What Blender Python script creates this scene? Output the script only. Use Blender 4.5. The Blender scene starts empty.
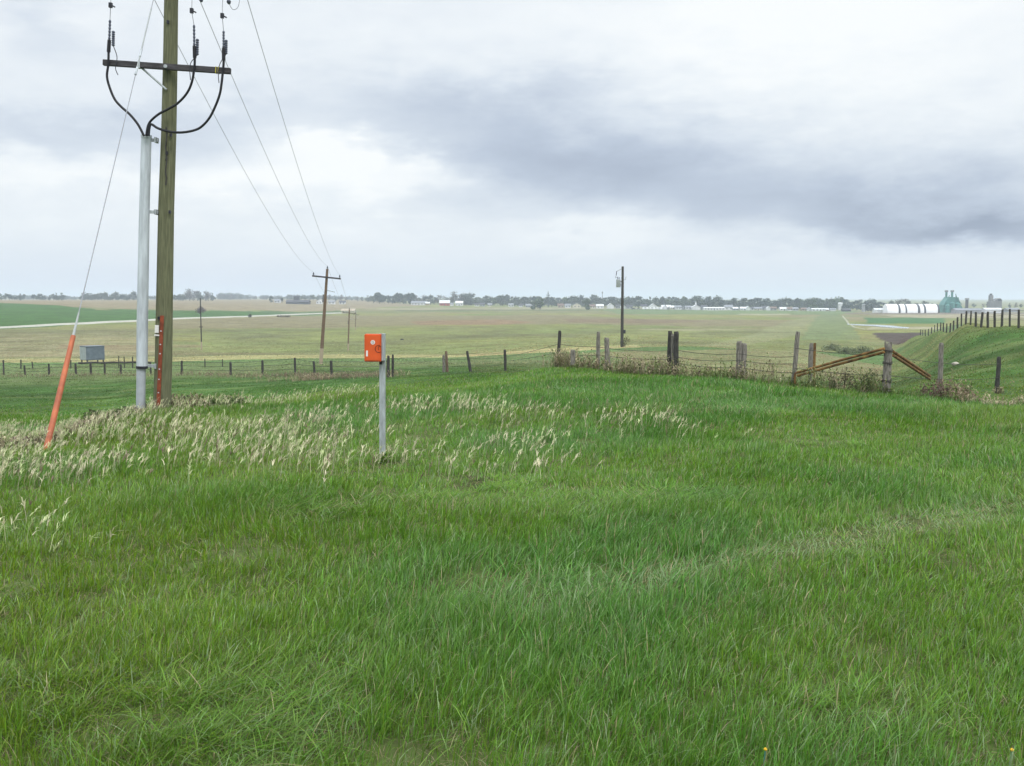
import bpy, bmesh, math, random
import numpy as np
from mathutils import Vector, Matrix
S = bpy.context.scene
C = S.collection
R = math.radians
rng = np.random.default_rng(7)
random.seed(7)

# ------------------------------------------------------------------ camera, sky, sun, exposure
EYE = 1.65
F = 1000.0                                   # focal length in pixels of the 1024 wide frame
PITCH = math.atan(0.083)
CP, SP = math.cos(PITCH), math.sin(PITCH)
cd = bpy.data.cameras.new('camera'); cam = bpy.data.objects.new('camera', cd); C.objects.link(cam)
cam.location = (0, 0, EYE); cam.rotation_euler = (R(90) - PITCH, 0, 0)
cd.sensor_width = 36; cd.lens = 36 * F / 1024; cd.clip_start = 0.05; cd.clip_end = 40000
S.camera = cam
S.view_settings.view_transform = 'Standard'; S.view_settings.look = 'None'
S.view_settings.gamma = 1; S.view_settings.use_curve_mapping = False
S.view_settings.exposure = 0.0
S.cycles.use_denoising = True
S.cycles.max_bounces = 6; S.cycles.transmission_bounces = 3; S.cycles.volume_bounces = 1
S.cycles.diffuse_bounces = 3; S.cycles.glossy_bounces = 2
SUN_EL, SUN_AZ = R(52), R(150)               # azimuth clockwise from +y: behind the camera, to the right


class E:
    """tiny expression builder on math nodes"""
    def __init__(s, t, v): s.t = t; s.v = v
    def _op(s, op, *a):
        n = s.t.nodes.new('ShaderNodeMath'); n.operation = op
        for i, x in enumerate((s,) + a):
            x = x.v if isinstance(x, E) else x
            if isinstance(x, (int, float)): n.inputs[i].default_value = x
            else: s.t.links.new(x, n.inputs[i])
        return E(s.t, n.outputs[0])
    def __add__(s, o): return s._op('ADD', o)
    def __sub__(s, o): return s._op('SUBTRACT', o)
    def __mul__(s, o): return s._op('MULTIPLY', o)
    def __truediv__(s, o): return s._op('DIVIDE', o)
    def f(s, op, *a): return s._op(op, *a)
    def smooth(s, a, b):
        n = s.t.nodes.new('ShaderNodeMapRange'); n.interpolation_type = 'SMOOTHSTEP'
        s.t.links.new(s.v, n.inputs[0]); n.inputs[1].default_value = a; n.inputs[2].default_value = b
        return E(s.t, n.outputs[0])


def noise_node(t, vec, scale, detail=5, rough=.55, dim='3D'):
    n = t.nodes.new('ShaderNodeTexNoise'); n.noise_dimensions = dim
    n.inputs['Scale'].default_value = scale; n.inputs['Detail'].default_value = detail
    n.inputs['Roughness'].default_value = rough
    if vec is not None: t.links.new(vec, n.inputs['Vector'])
    return n


def mixc(t, fac, a, b, mode='MIX'):
    n = t.nodes.new('ShaderNodeMix'); n.data_type = 'RGBA'; n.blend_type = mode
    for sock, x in ((n.inputs[0], fac), (n.inputs[6], a), (n.inputs[7], b)):
        x = x.v if isinstance(x, E) else x
        if isinstance(x, (int, float)): sock.default_value = x
        elif isinstance(x, tuple): sock.default_value = x + (1,) if len(x) == 3 else x
        else: t.links.new(x, sock)
    return n.outputs[2]


def ramp(t, fac, stops):
    n = t.nodes.new('ShaderNodeValToRGB'); cr = n.color_ramp
    while len(cr.elements) < len(stops): cr.elements.new(.5)
    for e, (p, c) in zip(cr.elements, stops): e.position = p; e.color = c + (1,)
    t.links.new(fac.v if isinstance(fac, E) else fac, n.inputs[0])
    return n.outputs[0]


def build_world():
    w = bpy.data.worlds.new('World'); S.world = w; w.use_nodes = True
    t = w.node_tree; t.nodes.clear()
    out = t.nodes.new('ShaderNodeOutputWorld'); bg = t.nodes.new('ShaderNodeBackground')
    t.links.new(bg.outputs[0], out.inputs[0]); bg.inputs[1].default_value = 0.1
    sky = t.nodes.new('ShaderNodeTexSky'); sky.sky_type = 'NISHITA'; sky.sun_disc = False
    sky.sun_elevation = SUN_EL; sky.sun_rotation = SUN_AZ; sky.dust_density = 3
    tc = t.nodes.new('ShaderNodeTexCoord')
    sp = t.nodes.new('ShaderNodeSeparateXYZ'); t.links.new(tc.outputs['Generated'], sp.inputs[0])
    x, y, z = (E(t, sp.outputs[i]) for i in range(3))
    az = x.f('ARCTAN2', y) / R(10); el = z.f('ARCSINE') / R(10)
    mp = t.nodes.new('ShaderNodeMapping'); mp.inputs['Scale'].default_value = (3.2, 3.2, 8.5)
    t.links.new(tc.outputs['Generated'], mp.inputs[0])
    nA = noise_node(t, mp.outputs[0], 2.2, 6, .55)
    sc = t.nodes.new('ShaderNodeSeparateColor'); t.links.new(nA.outputs['Color'], sc.inputs[0])
    na, nb, nc = (E(t, sc.outputs[i]) for i in range(3))
    nf = E(t, noise_node(t, mp.outputs[0], 5.0, 8, .6).outputs[0])
    mp2 = t.nodes.new('ShaderNodeMapping'); mp2.inputs['Scale'].default_value = (1.6, 1.6, 11.0)
    mp2.inputs['Location'].default_value = (.3, .1, .2)
    t.links.new(tc.outputs['Generated'], mp2.inputs[0])
    ns = E(t, noise_node(t, mp2.outputs[0], 2.0, 4, .5).outputs[0])
    U = az + (na - .5) * 1.2; W = el + (nb - .5) * .5 + (nf - .5) * .22

    def g(px, py, sx, sy, amp, edge=None):
        u0 = math.degrees(math.atan((px - 512) / F)) / 10; v0 = math.degrees(math.atan((300 - py) / F)) / 10
        a = ((U - u0) / (sx / F / R(10))).f('POWER', 2.0); b = ((W - v0) / (sy / F / R(10))).f('POWER', 2.0)
        return ((a + b) * -1.0).f('EXPONENT') * amp
    dark = g(420, 120, 110, 34, .22)
    for a in ((560, 172, 130, 40, .26), (700, 185, 180, 40, .24), (640, 140, 200, 34, .10), (960, 236, 140, 17, .50), (1000, 205, 120, 44, .20), (820, 215, 140, 20, .20),
              (40, 150, 110, 26, .15), (190, 140, 100, 20, .13), (90, 62, 60, 20, .14), (560, 110, 200, 30, .10)):
        dark = dark + g(*a[:4], a[4] * 1.3)
    lit = g(330, 172, 80, 20, .22)
    for a in ((345, 160, 26, 14, .22), (305, 150, 20, 12, .2), (420, 168, 24, 12, .2), (430, 190, 70, 18, .2), (850, 60, 220, 70, .16), (60, 178, 80, 14, .18), (230, 192, 70, 16, .18), (600, 236, 90, 12, .12), (40, 30, 90, 34, .10), (720, 20, 200, 40, .10)):
        lit = lit + g(*a[:4], a[4] * 1.15)
    val = lit - dark + .80 + (nf - .5) * .20 + (ns - .5) * .14
    cloud = ramp(t, val, [(0.0, (.33, .39, .51)), (.40, (.53, .605, .725)), (.64, (.725, .795, .88)), (.85, (.90, .95, .99)), (1.0, (1.0, 1.03, 1.04))])
    hz = (el * -1.0 + 0).smooth(-.42, .02)
    cloud = mixc(t, hz * .8, cloud, (.70, .78, .90))
    over = el.smooth(1.75, 4.8) * 1.75 + 1.0
    k = t.nodes.new('ShaderNodeVectorMath'); k.operation = 'SCALE'
    t.links.new(cloud, k.inputs[0]); t.links.new((over * 10.0).v, k.inputs['Scale'])
    col = mixc(t, .95, sky.outputs[0], k.outputs[0])
    t.links.new(col, bg.inputs[0])


build_world()
sd = bpy.data.lights.new('sun', 'SUN'); sd.energy = 1.4; sd.angle = R(14); sd.color = (1, .96, .9)
sun = bpy.data.objects.new('sun', sd); C.objects.link(sun)
sun.rotation_euler = Vector((math.sin(SUN_AZ) * math.cos(SUN_EL), math.cos(SUN_AZ) * math.cos(SUN_EL), math.sin(SUN_EL))).to_track_quat('Z', 'Y').to_euler()

# ------------------------------------------------------------------ materials
def new_mat(name):
    m = bpy.data.materials.new(name); m.use_nodes = True
    t = m.node_tree; b = t.nodes['Principled BSDF']
    return m, t, b


def mat(name, col, rough=.8, var=.15, scale=6.0, metal=0.0, stretch=(1, 1, 1), spec=.3, second=None):
    m, t, b = new_mat(name)
    tc = t.nodes.new('ShaderNodeTexCoord'); mp = t.nodes.new('ShaderNodeMapping'); mp.inputs['Scale'].default_value = stretch
    t.links.new(tc.outputs['Object'], mp.inputs[0])
    n = noise_node(t, mp.outputs[0], scale, 6, .6)
    c2 = second or tuple(c * (1 - var * 1.6) for c in col); c1 = tuple(min(1, c * (1 + var)) for c in col)
    t.links.new(ramp(t, n.outputs[0], [(.36, c2), (.64, c1)]), b.inputs['Base Color'])
    b.inputs['Roughness'].default_value = rough; b.inputs['Metallic'].default_value = metal
    b.inputs['Specular IOR Level'].default_value = spec
    return m


def tint_mat(name, transl=.35, gloss=.1, rough=.45):
    """leaf or blade material: colour read per blade, some light through the leaf"""
    m = bpy.data.materials.new(name); m.use_nodes = True; t = m.node_tree; t.nodes.clear()
    o = t.nodes.new('ShaderNodeOutputMaterial'); at = t.nodes.new('ShaderNodeVertexColor'); at.layer_name = 'tint'
    d = t.nodes.new('ShaderNodeBsdfDiffuse'); tr = t.nodes.new('ShaderNodeBsdfTranslucent'); g = t.nodes.new('ShaderNodeBsdfGlossy')
    g.inputs['Roughness'].default_value = rough; g.inputs['Color'].default_value = (.95, 1, .88, 1)
    t.links.new(at.outputs[0], d.inputs[0]); t.links.new(at.outputs[0], tr.inputs[0])
    m1 = t.nodes.new('ShaderNodeMixShader'); m1.inputs[0].default_value = transl
    t.links.new(d.outputs[0], m1.inputs[1]); t.links.new(tr.outputs[0], m1.inputs[2])
    m2 = t.nodes.new('ShaderNodeMixShader'); m2.inputs[0].default_value = gloss
    t.links.new(m1.outputs[0], m2.inputs[1]); t.links.new(g.outputs[0], m2.inputs[2])
    t.links.new(m2.outputs[0], o.inputs[0])
    return m


M = {
    'pole_wood': mat('treated_pole_wood', (.142, .146, .086), .85, .2, 5, stretch=(9, 9, .5), spec=.15),
    'old_wood': mat('weathered_post_wood', (.20, .185, .16), .9, .4, 9, stretch=(7, 7, .6), spec=.1),
    'dark_wood': mat('dark_post_wood', (.065, .062, .058), .9, .4, 9, stretch=(7, 7, .6), spec=.1),
    'brown_wood': mat('red_brown_pole_wood', (.175, .125, .09), .9, .3, 6, stretch=(8, 8, .5), spec=.1),
    'arm_wood': mat('grey_crossarm_wood', (.075, .07, .075), .85, .3, 6, stretch=(.6, 8, 8), spec=.15),
    'conduit': mat('pale_grey_conduit', (.50, .54, .58), .42, .14, 4, stretch=(3, 3, .4)),
    'conduit_lo': mat('dull_grey_conduit', (.40, .43, .46), .5, .1, 3),
    'galv': mat('galvanised_steel', (.40, .43, .45), .45, .2, 14, .25, stretch=(2, 2, .4)),
    'black_cable': mat('black_cable', (.012, .012, .016), .45, .1, 8),
    'dark_metal': mat('dark_fittings', (.03, .03, .04), .5, .2, 12),
    'porcelain': mat('grey_blue_porcelain', (.075, .085, .12), .3, .15, 8),
    'pale_glass': mat('pale_fibreglass', (.30, .32, .32), .4, .06, 8),
    'wire': mat('weathered_wire', (.26, .27, .29), .5, .1, 4, .3),
    'barb': mat('old_barbed_wire', (.06, .055, .05), .7, .2, 4, .3),
    'orange': mat('faded_orange_plastic', (.40, .112, .045), .5, .2, 5, second=(.30, .085, .042)),
    'orange_strip': mat('rusty_orange_strip', (.22, .05, .022), .6, .25, 7),
    'orange_box': mat('bright_orange_paint', (.66, .105, .026), .38, .07, 6),
    'sticker': mat('white_sticker', (.72, .70, .68), .5, .05, 30),
    'ink': mat('dark_ink', (.16, .028, .01), .6, .1, 30),
    'rust': mat('rusty_brown_pipe', (.19, .105, .032), .8, .3, 5, second=(.075, .038, .014)),
    'rock': mat('pale_rock', (.36, .33, .27), .9, .25, 4),
    'white_wall': mat('white_siding', (.62, .63, .64), .7, .08, .5),
    'cream_wall': mat('cream_siding', (.52, .49, .38), .7, .08, .5),
    'grey_wall': mat('grey_siding', (.28, .29, .31), .7, .1, .5),
    'dark_wall': mat('dark_siding', (.035, .035, .048), .7, .1, .5),
    'red_wall': mat('red_barn_boards', (.34, .04, .035), .7, .12, .5),
    'tan_wall': mat('tan_siding', (.35, .29, .21), .7, .08, .5),
    'grey_roof': mat('grey_shingle', (.20, .21, .23), .8, .15, .6),
    'dark_roof': mat('dark_shingle', (.055, .055, .065), .8, .15, .6),
    'white_roof': mat('white_sheet_roof', (.84, .85, .86), .55, .05, .4),
    'pale_roof': mat('pale_sheet_roof', (.58, .59, .60), .6, .1, .4),
    'brown_roof': mat('brown_shingle', (.16, .11, .09), .8, .15, .6),
    'green_sheet': mat('green_sheet_steel', (.05, .20, .18), .5, .18, .3),
    'elev_grey': mat('grey_concrete', (.18, .18, .19), .8, .12, .2),
    'window': mat('dark_window_glass', (.03, .035, .045), .15, .1, .5, spec=.6),
    'box_blue': mat('blue_grey_sheet', (.13, .16, .19), .5, .1, 2),
    'box_pale': mat('pale_sheet', (.34, .37, .38), .5, .1, 2),
    'blade': tint_mat('grass_blade', .40, .03, .38),
    'straw': tint_mat('dry_straw', .30, .015, .6),
    'leaf': tint_mat('leaf', .25, .015, .5),
    'bark': mat('bark', (.06, .05, .042), .95, .3, 4),
}

# ------------------------------------------------------------------ object helpers
def tag(o, label=None, cat=None, group=None, kind=None):
    if label: o['label'] = label
    if cat: o['category'] = cat
    if group: o['group'] = group
    if kind: o['kind'] = kind
    return o


def empty(name, loc, rz=0, label=None, cat=None, group=None):
    o = bpy.data.objects.new(name, None); C.objects.link(o); o.location = loc; o.rotation_euler = (0, 0, rz)
    o.empty_display_size = .2
    return tag(o, label, cat, group)


class MB:
    def __init__(s): s.v = []; s.f = []
    def quad_tube(s, pts, rad, n=10, cap=True, wob=0.0):
        pts = [Vector(p) for p in pts]; rad = rad if isinstance(rad, (list, tuple)) else [rad] * len(pts)
        base = len(s.v); up = None
        for i, p in enumerate(pts):
            d = (pts[min(i + 1, len(pts) - 1)] - pts[max(i - 1, 0)]).normalized()
            if up is None:
                up = Vector((1, 0, 0)) if abs(d.x) < .8 else Vector((0, 1, 0))
            a = (up - d * up.dot(d)).normalized(); b = d.cross(a); up = a
            for k in range(n):
                r = rad[i] * (1 + (random.uniform(-wob, wob) if wob else 0))
                th = 2 * math.pi * k / n
                s.v.append(tuple(p + a * (r * math.cos(th)) + b * (r * math.sin(th))))
        for i in range(len(pts) - 1):
            for k in range(n):
                q = base + i * n; k2 = (k + 1) % n
                s.f.append((q + k, q + k2, q + n + k2, q + n + k))
        if cap:
            s.f.append(tuple(base + k for k in reversed(range(n))))
            q = base + (len(pts) - 1) * n; s.f.append(tuple(q + k for k in range(n)))
        return s
    def box(s, lo, hi, m=None):
        b = len(s.v)
        for z in (lo[2], hi[2]):
            for x, y in ((lo[0], lo[1]), (hi[0], lo[1]), (hi[0], hi[1]), (lo[0], hi[1])):
                p = Vector((x, y, z)); p = m @ p if m else p; s.v.append(tuple(p))
        for f in ((3, 2, 1, 0), (4, 5, 6, 7), (0, 1, 5, 4), (1, 2, 6, 5), (2, 3, 7, 6), (3, 0, 4, 7)): s.f.append(tuple(b + i for i in f))
        return s
    def prism(s, prof, x0, x1, axis='x'):
        """closed profile of (a, z) points extruded along x (or y)"""
        b = len(s.v); n = len(prof)
        for x in (x0, x1):
            for a, z in prof: s.v.append((x, a, z) if axis == 'x' else (a, x, z))
        for k in range(n):
            k2 = (k + 1) % n; s.f.append((b + k, b + k2, b + n + k2, b + n + k))
        s.f.append(tuple(b + k for k in reversed(range(n)))); s.f.append(tuple(b + n + k for k in range(n)))
        return s
    def lathe(s, c, prof, n=12):
        return s.quad_tube([(c[0], c[1], c[2] + z) for r, z in prof], [r for r, z in prof], n)
    def build(s, name, m, parent=None, bevel=0, smooth=False, loc=None):
        me = bpy.data.meshes.new(name); me.from_pydata(s.v, [], s.f)
        bm = bmesh.new(); bm.from_mesh(me); bmesh.ops.recalc_face_normals(bm, faces=bm.faces)
        if bevel: bmesh.ops.bevel(bm, geom=list(bm.edges), offset=bevel, segments=2, affect='EDGES', clamp_overlap=True)
        bm.to_mesh(me); bm.free()
        if smooth:
            me.polygons.foreach_set('use_smooth', np.ones(len(me.polygons), bool))
            try: me.set_sharp_from_angle(angle=R(40))
            except Exception: pass
        me.materials.append(m)
        o = bpy.data.objects.new(name, me); C.objects.link(o)
        if parent is not None: o.parent = parent
        if loc is not None: o.location = loc
        return o


def np_mesh(name, verts, tris, quads, m, tint=None, parent=None, smooth=False):
    me = bpy.data.meshes.new(name); nv = len(verts)
    me.vertices.add(nv); me.vertices.foreach_set('co', np.ascontiguousarray(verts, np.float32).ravel())
    nt = 0 if tris is None else len(tris); nq = 0 if quads is None else len(quads)
    li = []
    if nt: li.append(np.asarray(tris, np.int32).ravel())
    if nq: li.append(np.asarray(quads, np.int32).ravel())
    li = np.concatenate(li); me.loops.add(len(li)); me.loops.foreach_set('vertex_index', li)
    me.polygons.add(nt + nq)
    ls = np.concatenate([np.arange(nt) * 3, nt * 3 + np.arange(nq) * 4]).astype(np.int32)
    me.polygons.foreach_set('loop_start', ls)
    if smooth: me.polygons.foreach_set('use_smooth', np.ones(nt + nq, bool))
    if tint is not None:
        a = me.color_attributes.new('tint', 'FLOAT_COLOR', 'POINT')
        cc = np.ones((nv, 4), np.float32); cc[:, :3] = tint; a.data.foreach_set('color', cc.ravel())
    me.update(calc_edges=True); me.validate()
    me.materials.append(m)
    o = bpy.data.objects.new(name, me); C.objects.link(o)
    if parent is not None: o.parent = parent
    return o


def copy_tree(o, parent=None):
    c = o.copy(); C.objects.link(c)
    if parent is not None: c.parent = parent
    for ch in list(o.children): copy_tree(ch, c)
    return c

# ------------------------------------------------------------------ value noise and terrain
_tab = rng.random((256, 256)).astype(np.float32)
def vnoise(x, y, s=1.0, oct=3, seed=0):
    x = np.asarray(x, np.float64); y = np.asarray(y, np.float64); tot = 0; amp = 1.0; n = 0
    for k in range(oct):
        a = x / s + 37.1 * k + 11.3 * seed; b = y / s + 91.7 * k + 5.9 * seed
        i = np.floor(a).astype(int); j = np.floor(b).astype(int); fx = a - i; fy = b - j
        fx = fx * fx * (3 - 2 * fx); fy = fy * fy * (3 - 2 * fy)
        q = lambda u, v: _tab[u & 255, v & 255]
        tot = tot + amp * ((q(i, j) * (1 - fx) + q(i + 1, j) * fx) * (1 - fy) + (q(i, j + 1) * (1 - fx) + q(i + 1, j + 1) * fx) * fy)
        n += amp; amp *= .5; s = s / 2.03
    return tot / n


def pchip(xs, ys):
    xs = np.array(xs, float); ys = np.array(ys, float); h = np.diff(xs)
    dl = np.diff(ys, axis=0) / (h[:, None] if ys.ndim > 1 else h)
    d = np.zeros_like(ys); d[0] = dl[0]; d[-1] = dl[-1]
    for i in range(1, len(xs) - 1):
        w1 = 2 * h[i] + h[i - 1]; w2 = h[i] + 2 * h[i - 1]; a, b = dl[i - 1], dl[i]
        ok = (a * b) > 0
        with np.errstate(divide='ignore', invalid='ignore'):
            d[i] = np.where(ok, (w1 + w2) / (w1 / a + w2 / b), 0)
    return xs, ys, d


def pev(P, x):
    xs, ys, d = P; x = np.clip(x, xs[0], xs[-1]); i = np.clip(np.searchsorted(xs, x) - 1, 0, len(xs) - 2)
    h = xs[i + 1] - xs[i]; t = (x - xs[i]) / h
    return ys[i] * (1 + 2 * t) * (1 - t) ** 2 + d[i] * h * t * (1 - t) ** 2 + ys[i + 1] * t * t * (3 - 2 * t) + d[i + 1] * h * t * t * (t - 1)


# height under the eye (m) against distance for a fan of bearings (image column at which the bearing is seen)
FAR = {1600: -6, 2600: -3, 4200: 2, 6000: 8}
COLS = {
    -300: {0: -1.65, 8: -1.8, 14: -2.1, 25: -3.5, 45: -4.8, 90: -7, 200: -9.5, 350: -9, 500: -6, 700: -1, 1200: 0},
    0: {0: -1.65, 8: -1.78, 12: -2.0, 14.5: -2.2, 18: -2.72, 25: -3.25, 40: -4.25, 65: -5.7, 90: -6.75, 130: -8.2, 200: -10, 360: -10.4, 500: -7.5, 700: -2.8, 850: -1.6, 1200: -.6},
    100: {0: -1.65, 8: -1.76, 13: -2.0, 17: -2.18, 20: -2.6, 26: -3.15, 40: -4.2, 65: -5.6, 88: -6.5, 130: -8.1, 200: -10, 420: -10.8, 560: -8.2, 760: -3.6, 950: -1.6, 1200: -.8},
    164: {0: -1.65, 8: -1.76, 13: -1.98, 19: -2.16, 22: -2.36, 28: -3.05, 40: -3.9, 65: -5.35, 85: -6.3, 130: -8, 200: -10, 450: -11.2, 600: -9, 820: -4.5, 1000: -2.4, 1300: -1},
    240: {0: -1.65, 8: -1.76, 13: -1.98, 20: -2.2, 26: -2.8, 40: -3.75, 60: -5, 80: -6.0, 130: -7.7, 200: -10, 450: -11.8, 640: -10.4, 900: -5.6, 1200: -2.4},
    320: {0: -1.65, 8: -1.76, 12: -1.95, 20: -2.18, 30: -2.85, 40: -3.5, 50: -4.15, 65: -5.0, 90: -5.75, 130: -7.5, 200: -10, 400: -12, 800: -10.5, 1200: -4.6},
    445: {0: -1.65, 8: -1.74, 12: -1.92, 20: -2.08, 30: -2.6, 40: -3.1, 48: -3.6, 54: -3.9, 75: -5.1, 90: -5.7, 130: -7.4, 200: -9.9, 400: -12, 800: -11, 1200: -7.2},
    505: {0: -1.65, 8: -1.74, 12: -1.92, 20: -2.04, 30: -2.4, 40: -2.95, 52: -3.7, 75: -5.0, 90: -5.6, 130: -7.0, 200: -9.3, 400: -12, 800: -11.1, 1200: -8.4},
    560: {0: -1.65, 8: -1.74, 12: -1.9, 20: -2.0, 30: -2.13, 34.5: -2.3, 40: -3.1, 60: -4.6, 90: -5.7, 130: -6.6, 150: -7.0, 200: -8.8, 400: -12, 800: -11.2, 1200: -9},
    670: {0: -1.65, 8: -1.74, 12: -1.86, 20: -1.96, 25: -2.04, 28.5: -2.18, 34: -2.95, 45: -4.2, 60: -5.1, 90: -6.0, 130: -6.6, 150: -7.0, 200: -8.6, 400: -12, 800: -11.6, 1200: -10.4},
    790: {0: -1.65, 8: -1.74, 12: -1.86, 20: -2.06, 24: -2.17, 26.5: -2.3, 32: -3.0, 45: -4.2, 60: -5.2, 90: -6.3, 130: -7.4, 200: -9.8, 400: -12, 800: -11.6, 1200: -11.2},
    890: {0: -1.65, 8: -1.74, 12: -1.86, 20: -2.14, 24.5: -2.38, 30: -2.95, 45: -4.0, 60: -5, 90: -6.5, 130: -8, 200: -9.9, 400: -12, 800: -11.7, 1200: -11.6},
    920: {0: -1.65, 8: -1.74, 12: -1.86, 20: -2.16, 23.5: -2.38, 33: -3.0, 45: -3.7, 60: -4.5, 90: -5.6, 130: -6.3, 170: -6.6, 205: -7.1, 260: -9.6, 400: -12, 800: -11.7, 1200: -11.6},
    940: {0: -1.65, 8: -1.74, 12: -1.86, 20: -2.17, 23: -2.38, 33: -3.02, 45: -3.5, 60: -3.9, 90: -4.1, 130: -4.25, 155: -4.7, 180: -6, 230: -9, 400: -12, 800: -11.7, 1200: -11.6},
    970: {0: -1.65, 8: -1.74, 12: -1.86, 20: -2.18, 22: -2.34, 33: -3.05, 45: -3.15, 60: -2.85, 80: -2.25, 95: -2.2, 115: -3.2, 150: -6.5, 200: -9.5, 400: -12, 800: -11.7, 1200: -11.6},
    1010: {0: -1.65, 8: -1.74, 12: -1.86, 20: -2.2, 22: -2.38, 33: -3.1, 40: -2.95, 50: -2.45, 60: -2.0, 69: -1.85, 80: -2.2, 100: -4, 150: -7.5, 220: -10, 400: -12, 800: -11.7, 1200: -11.6},
    1100: {0: -1.65, 8: -1.74, 12: -1.86, 20: -2.2, 28: -2.85, 36: -2.5, 46: -1.8, 55: -1.55, 66: -1.9, 90: -4, 150: -8, 220: -10, 400: -12, 800: -11.7, 1200: -11.6},
    1400: {0: -1.65, 8: -1.74, 12: -1.9, 18: -2.5, 26: -2.0, 34: -1.5, 42: -1.5, 60: -3, 100: -6, 200: -10, 400: -12, 1200: -11.6},
}
LG = np.linspace(0, math.log(6200 + 4), 700)
def _col(dic, far):
    ys = sorted(dic); d = dict(dic); d.update(far)
    ys = sorted(d); P = pchip([math.log(a + 4) for a in ys], [d[a] for a in ys])
    return pev(P, np.maximum(LG, math.log(4)))
_cx = sorted(COLS); _rows = []
for c in _cx:
    if c < 400: far = {1700: 0, 2600: 2, 4000: 9, 6000: 20}
    elif c < 600: far = {1700: -5.5, 2600: -3, 4000: 3, 6000: 12}
    else: far = {1700: -9, 2600: -6, 4000: -2, 6000: 4}
    _rows.append(_col(COLS[c], far))
_PG = pchip(_cx, np.array(_rows))            # pchip across bearings for each log distance
_gc = np.linspace(_cx[0], _cx[-1], 860)
def _eval_cols(c):
    xs, ys, d = _PG; i = min(max(np.searchsorted(xs, c) - 1, 0), len(xs) - 2); h = xs[i + 1] - xs[i]; t = (c - xs[i]) / h
    return ys[i] * (1 + 2 * t) * (1 - t) ** 2 + d[i] * h * t * (1 - t) ** 2 + ys[i + 1] * t * t * (3 - 2 * t) + d[i + 1] * h * t * t * (t - 1)
_GRID = np.stack([_eval_cols(c) for c in _gc])          # bearing x log distance
_MEAN = .5 * (_GRID[0] + _GRID[-1])


def ground(x, y, bumps=True):
    x = np.asarray(x, float); y = np.asarray(y, float); r = np.hypot(x, y); ph = np.arctan2(x, y)
    lo = math.atan((_cx[0] - 512) / F); hi = math.atan((_cx[-1] - 512) / F); pc = np.clip(ph, lo, hi)
    col = 512 + F * np.tan(pc); Y = r * np.cos(pc)
    a = (col - _gc[0]) / (_gc[1] - _gc[0]); i = np.clip(np.floor(a).astype(int), 0, len(_gc) - 2); fa = a - i
    b = np.log(np.maximum(Y, 0) + 4) / (LG[1] - LG[0]); j = np.clip(np.floor(b).astype(int), 0, len(LG) - 2); fb = np.clip(b - j, 0, 1)
    G = _GRID
    z = (G[i, j] * (1 - fa) + G[i + 1, j] * fa) * (1 - fb) + (G[i, j + 1] * (1 - fa) + G[i + 1, j + 1] * fa) * fb
    back = np.clip((np.abs(ph) - R(50)) / R(80), 0, 1); back = back * back * (3 - 2 * back)
    zm = _MEAN[j] * (1 - fb) + _MEAN[j + 1] * fb
    z = z * (1 - back) + zm * back + EYE
    if bumps:
        z = z + (vnoise(x, y, 2.3, 2, 3) - .5) * .09 * np.clip(r / 3, 0, 1) * np.clip(60 / (r + 1), 0, 1)
        z = z + (vnoise(x, y, 60, 3, 5) - .5) * .8 * np.clip((r - 90) / 200, 0, 1)
    return z


def gz(x, y): return float(ground(x, y))


def ray(px, py):
    u = (px - 512) / F; v = (383 - py) / F
    return np.array((u, CP + v * SP, -SP + v * CP))


def at(px, py, Y):
    d = ray(px, py); return Vector(d / d[1] * Y) + Vector((0, 0, EYE))


def foot(px, Y):
    """ground point on the bearing of column px at distance Y"""
    d = ray(px, 345); x = d[0] / d[1] * Y
    return Vector((x, Y, gz(x, Y)))


_ts = np.exp(np.linspace(math.log(2), math.log(6000), 4000))
def hit(px, py):
    """first ground point seen along a sight line"""
    d = ray(px, py); d = d / d[1]; X = d[0] * _ts; Z = EYE + d[2] * _ts
    k = np.nonzero(Z < ground(X, _ts))[0]
    t = _ts[k[0]] if len(k) else 5500.0
    return (d[0] * t, t)

# ------------------------------------------------------------------ ground sheet
def inside(poly, a, b):
    c = np.zeros(a.shape, bool); n = len(poly)
    for i in range(n):
        (x1, y1), (x2, y2) = poly[i], poly[(i + 1) % n]
        if y1 == y2: continue
        c ^= ((y1 > b) != (y2 > b)) & (a < (x2 - x1) * (b - y1) / (y2 - y1) + x1)
    return c


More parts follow.
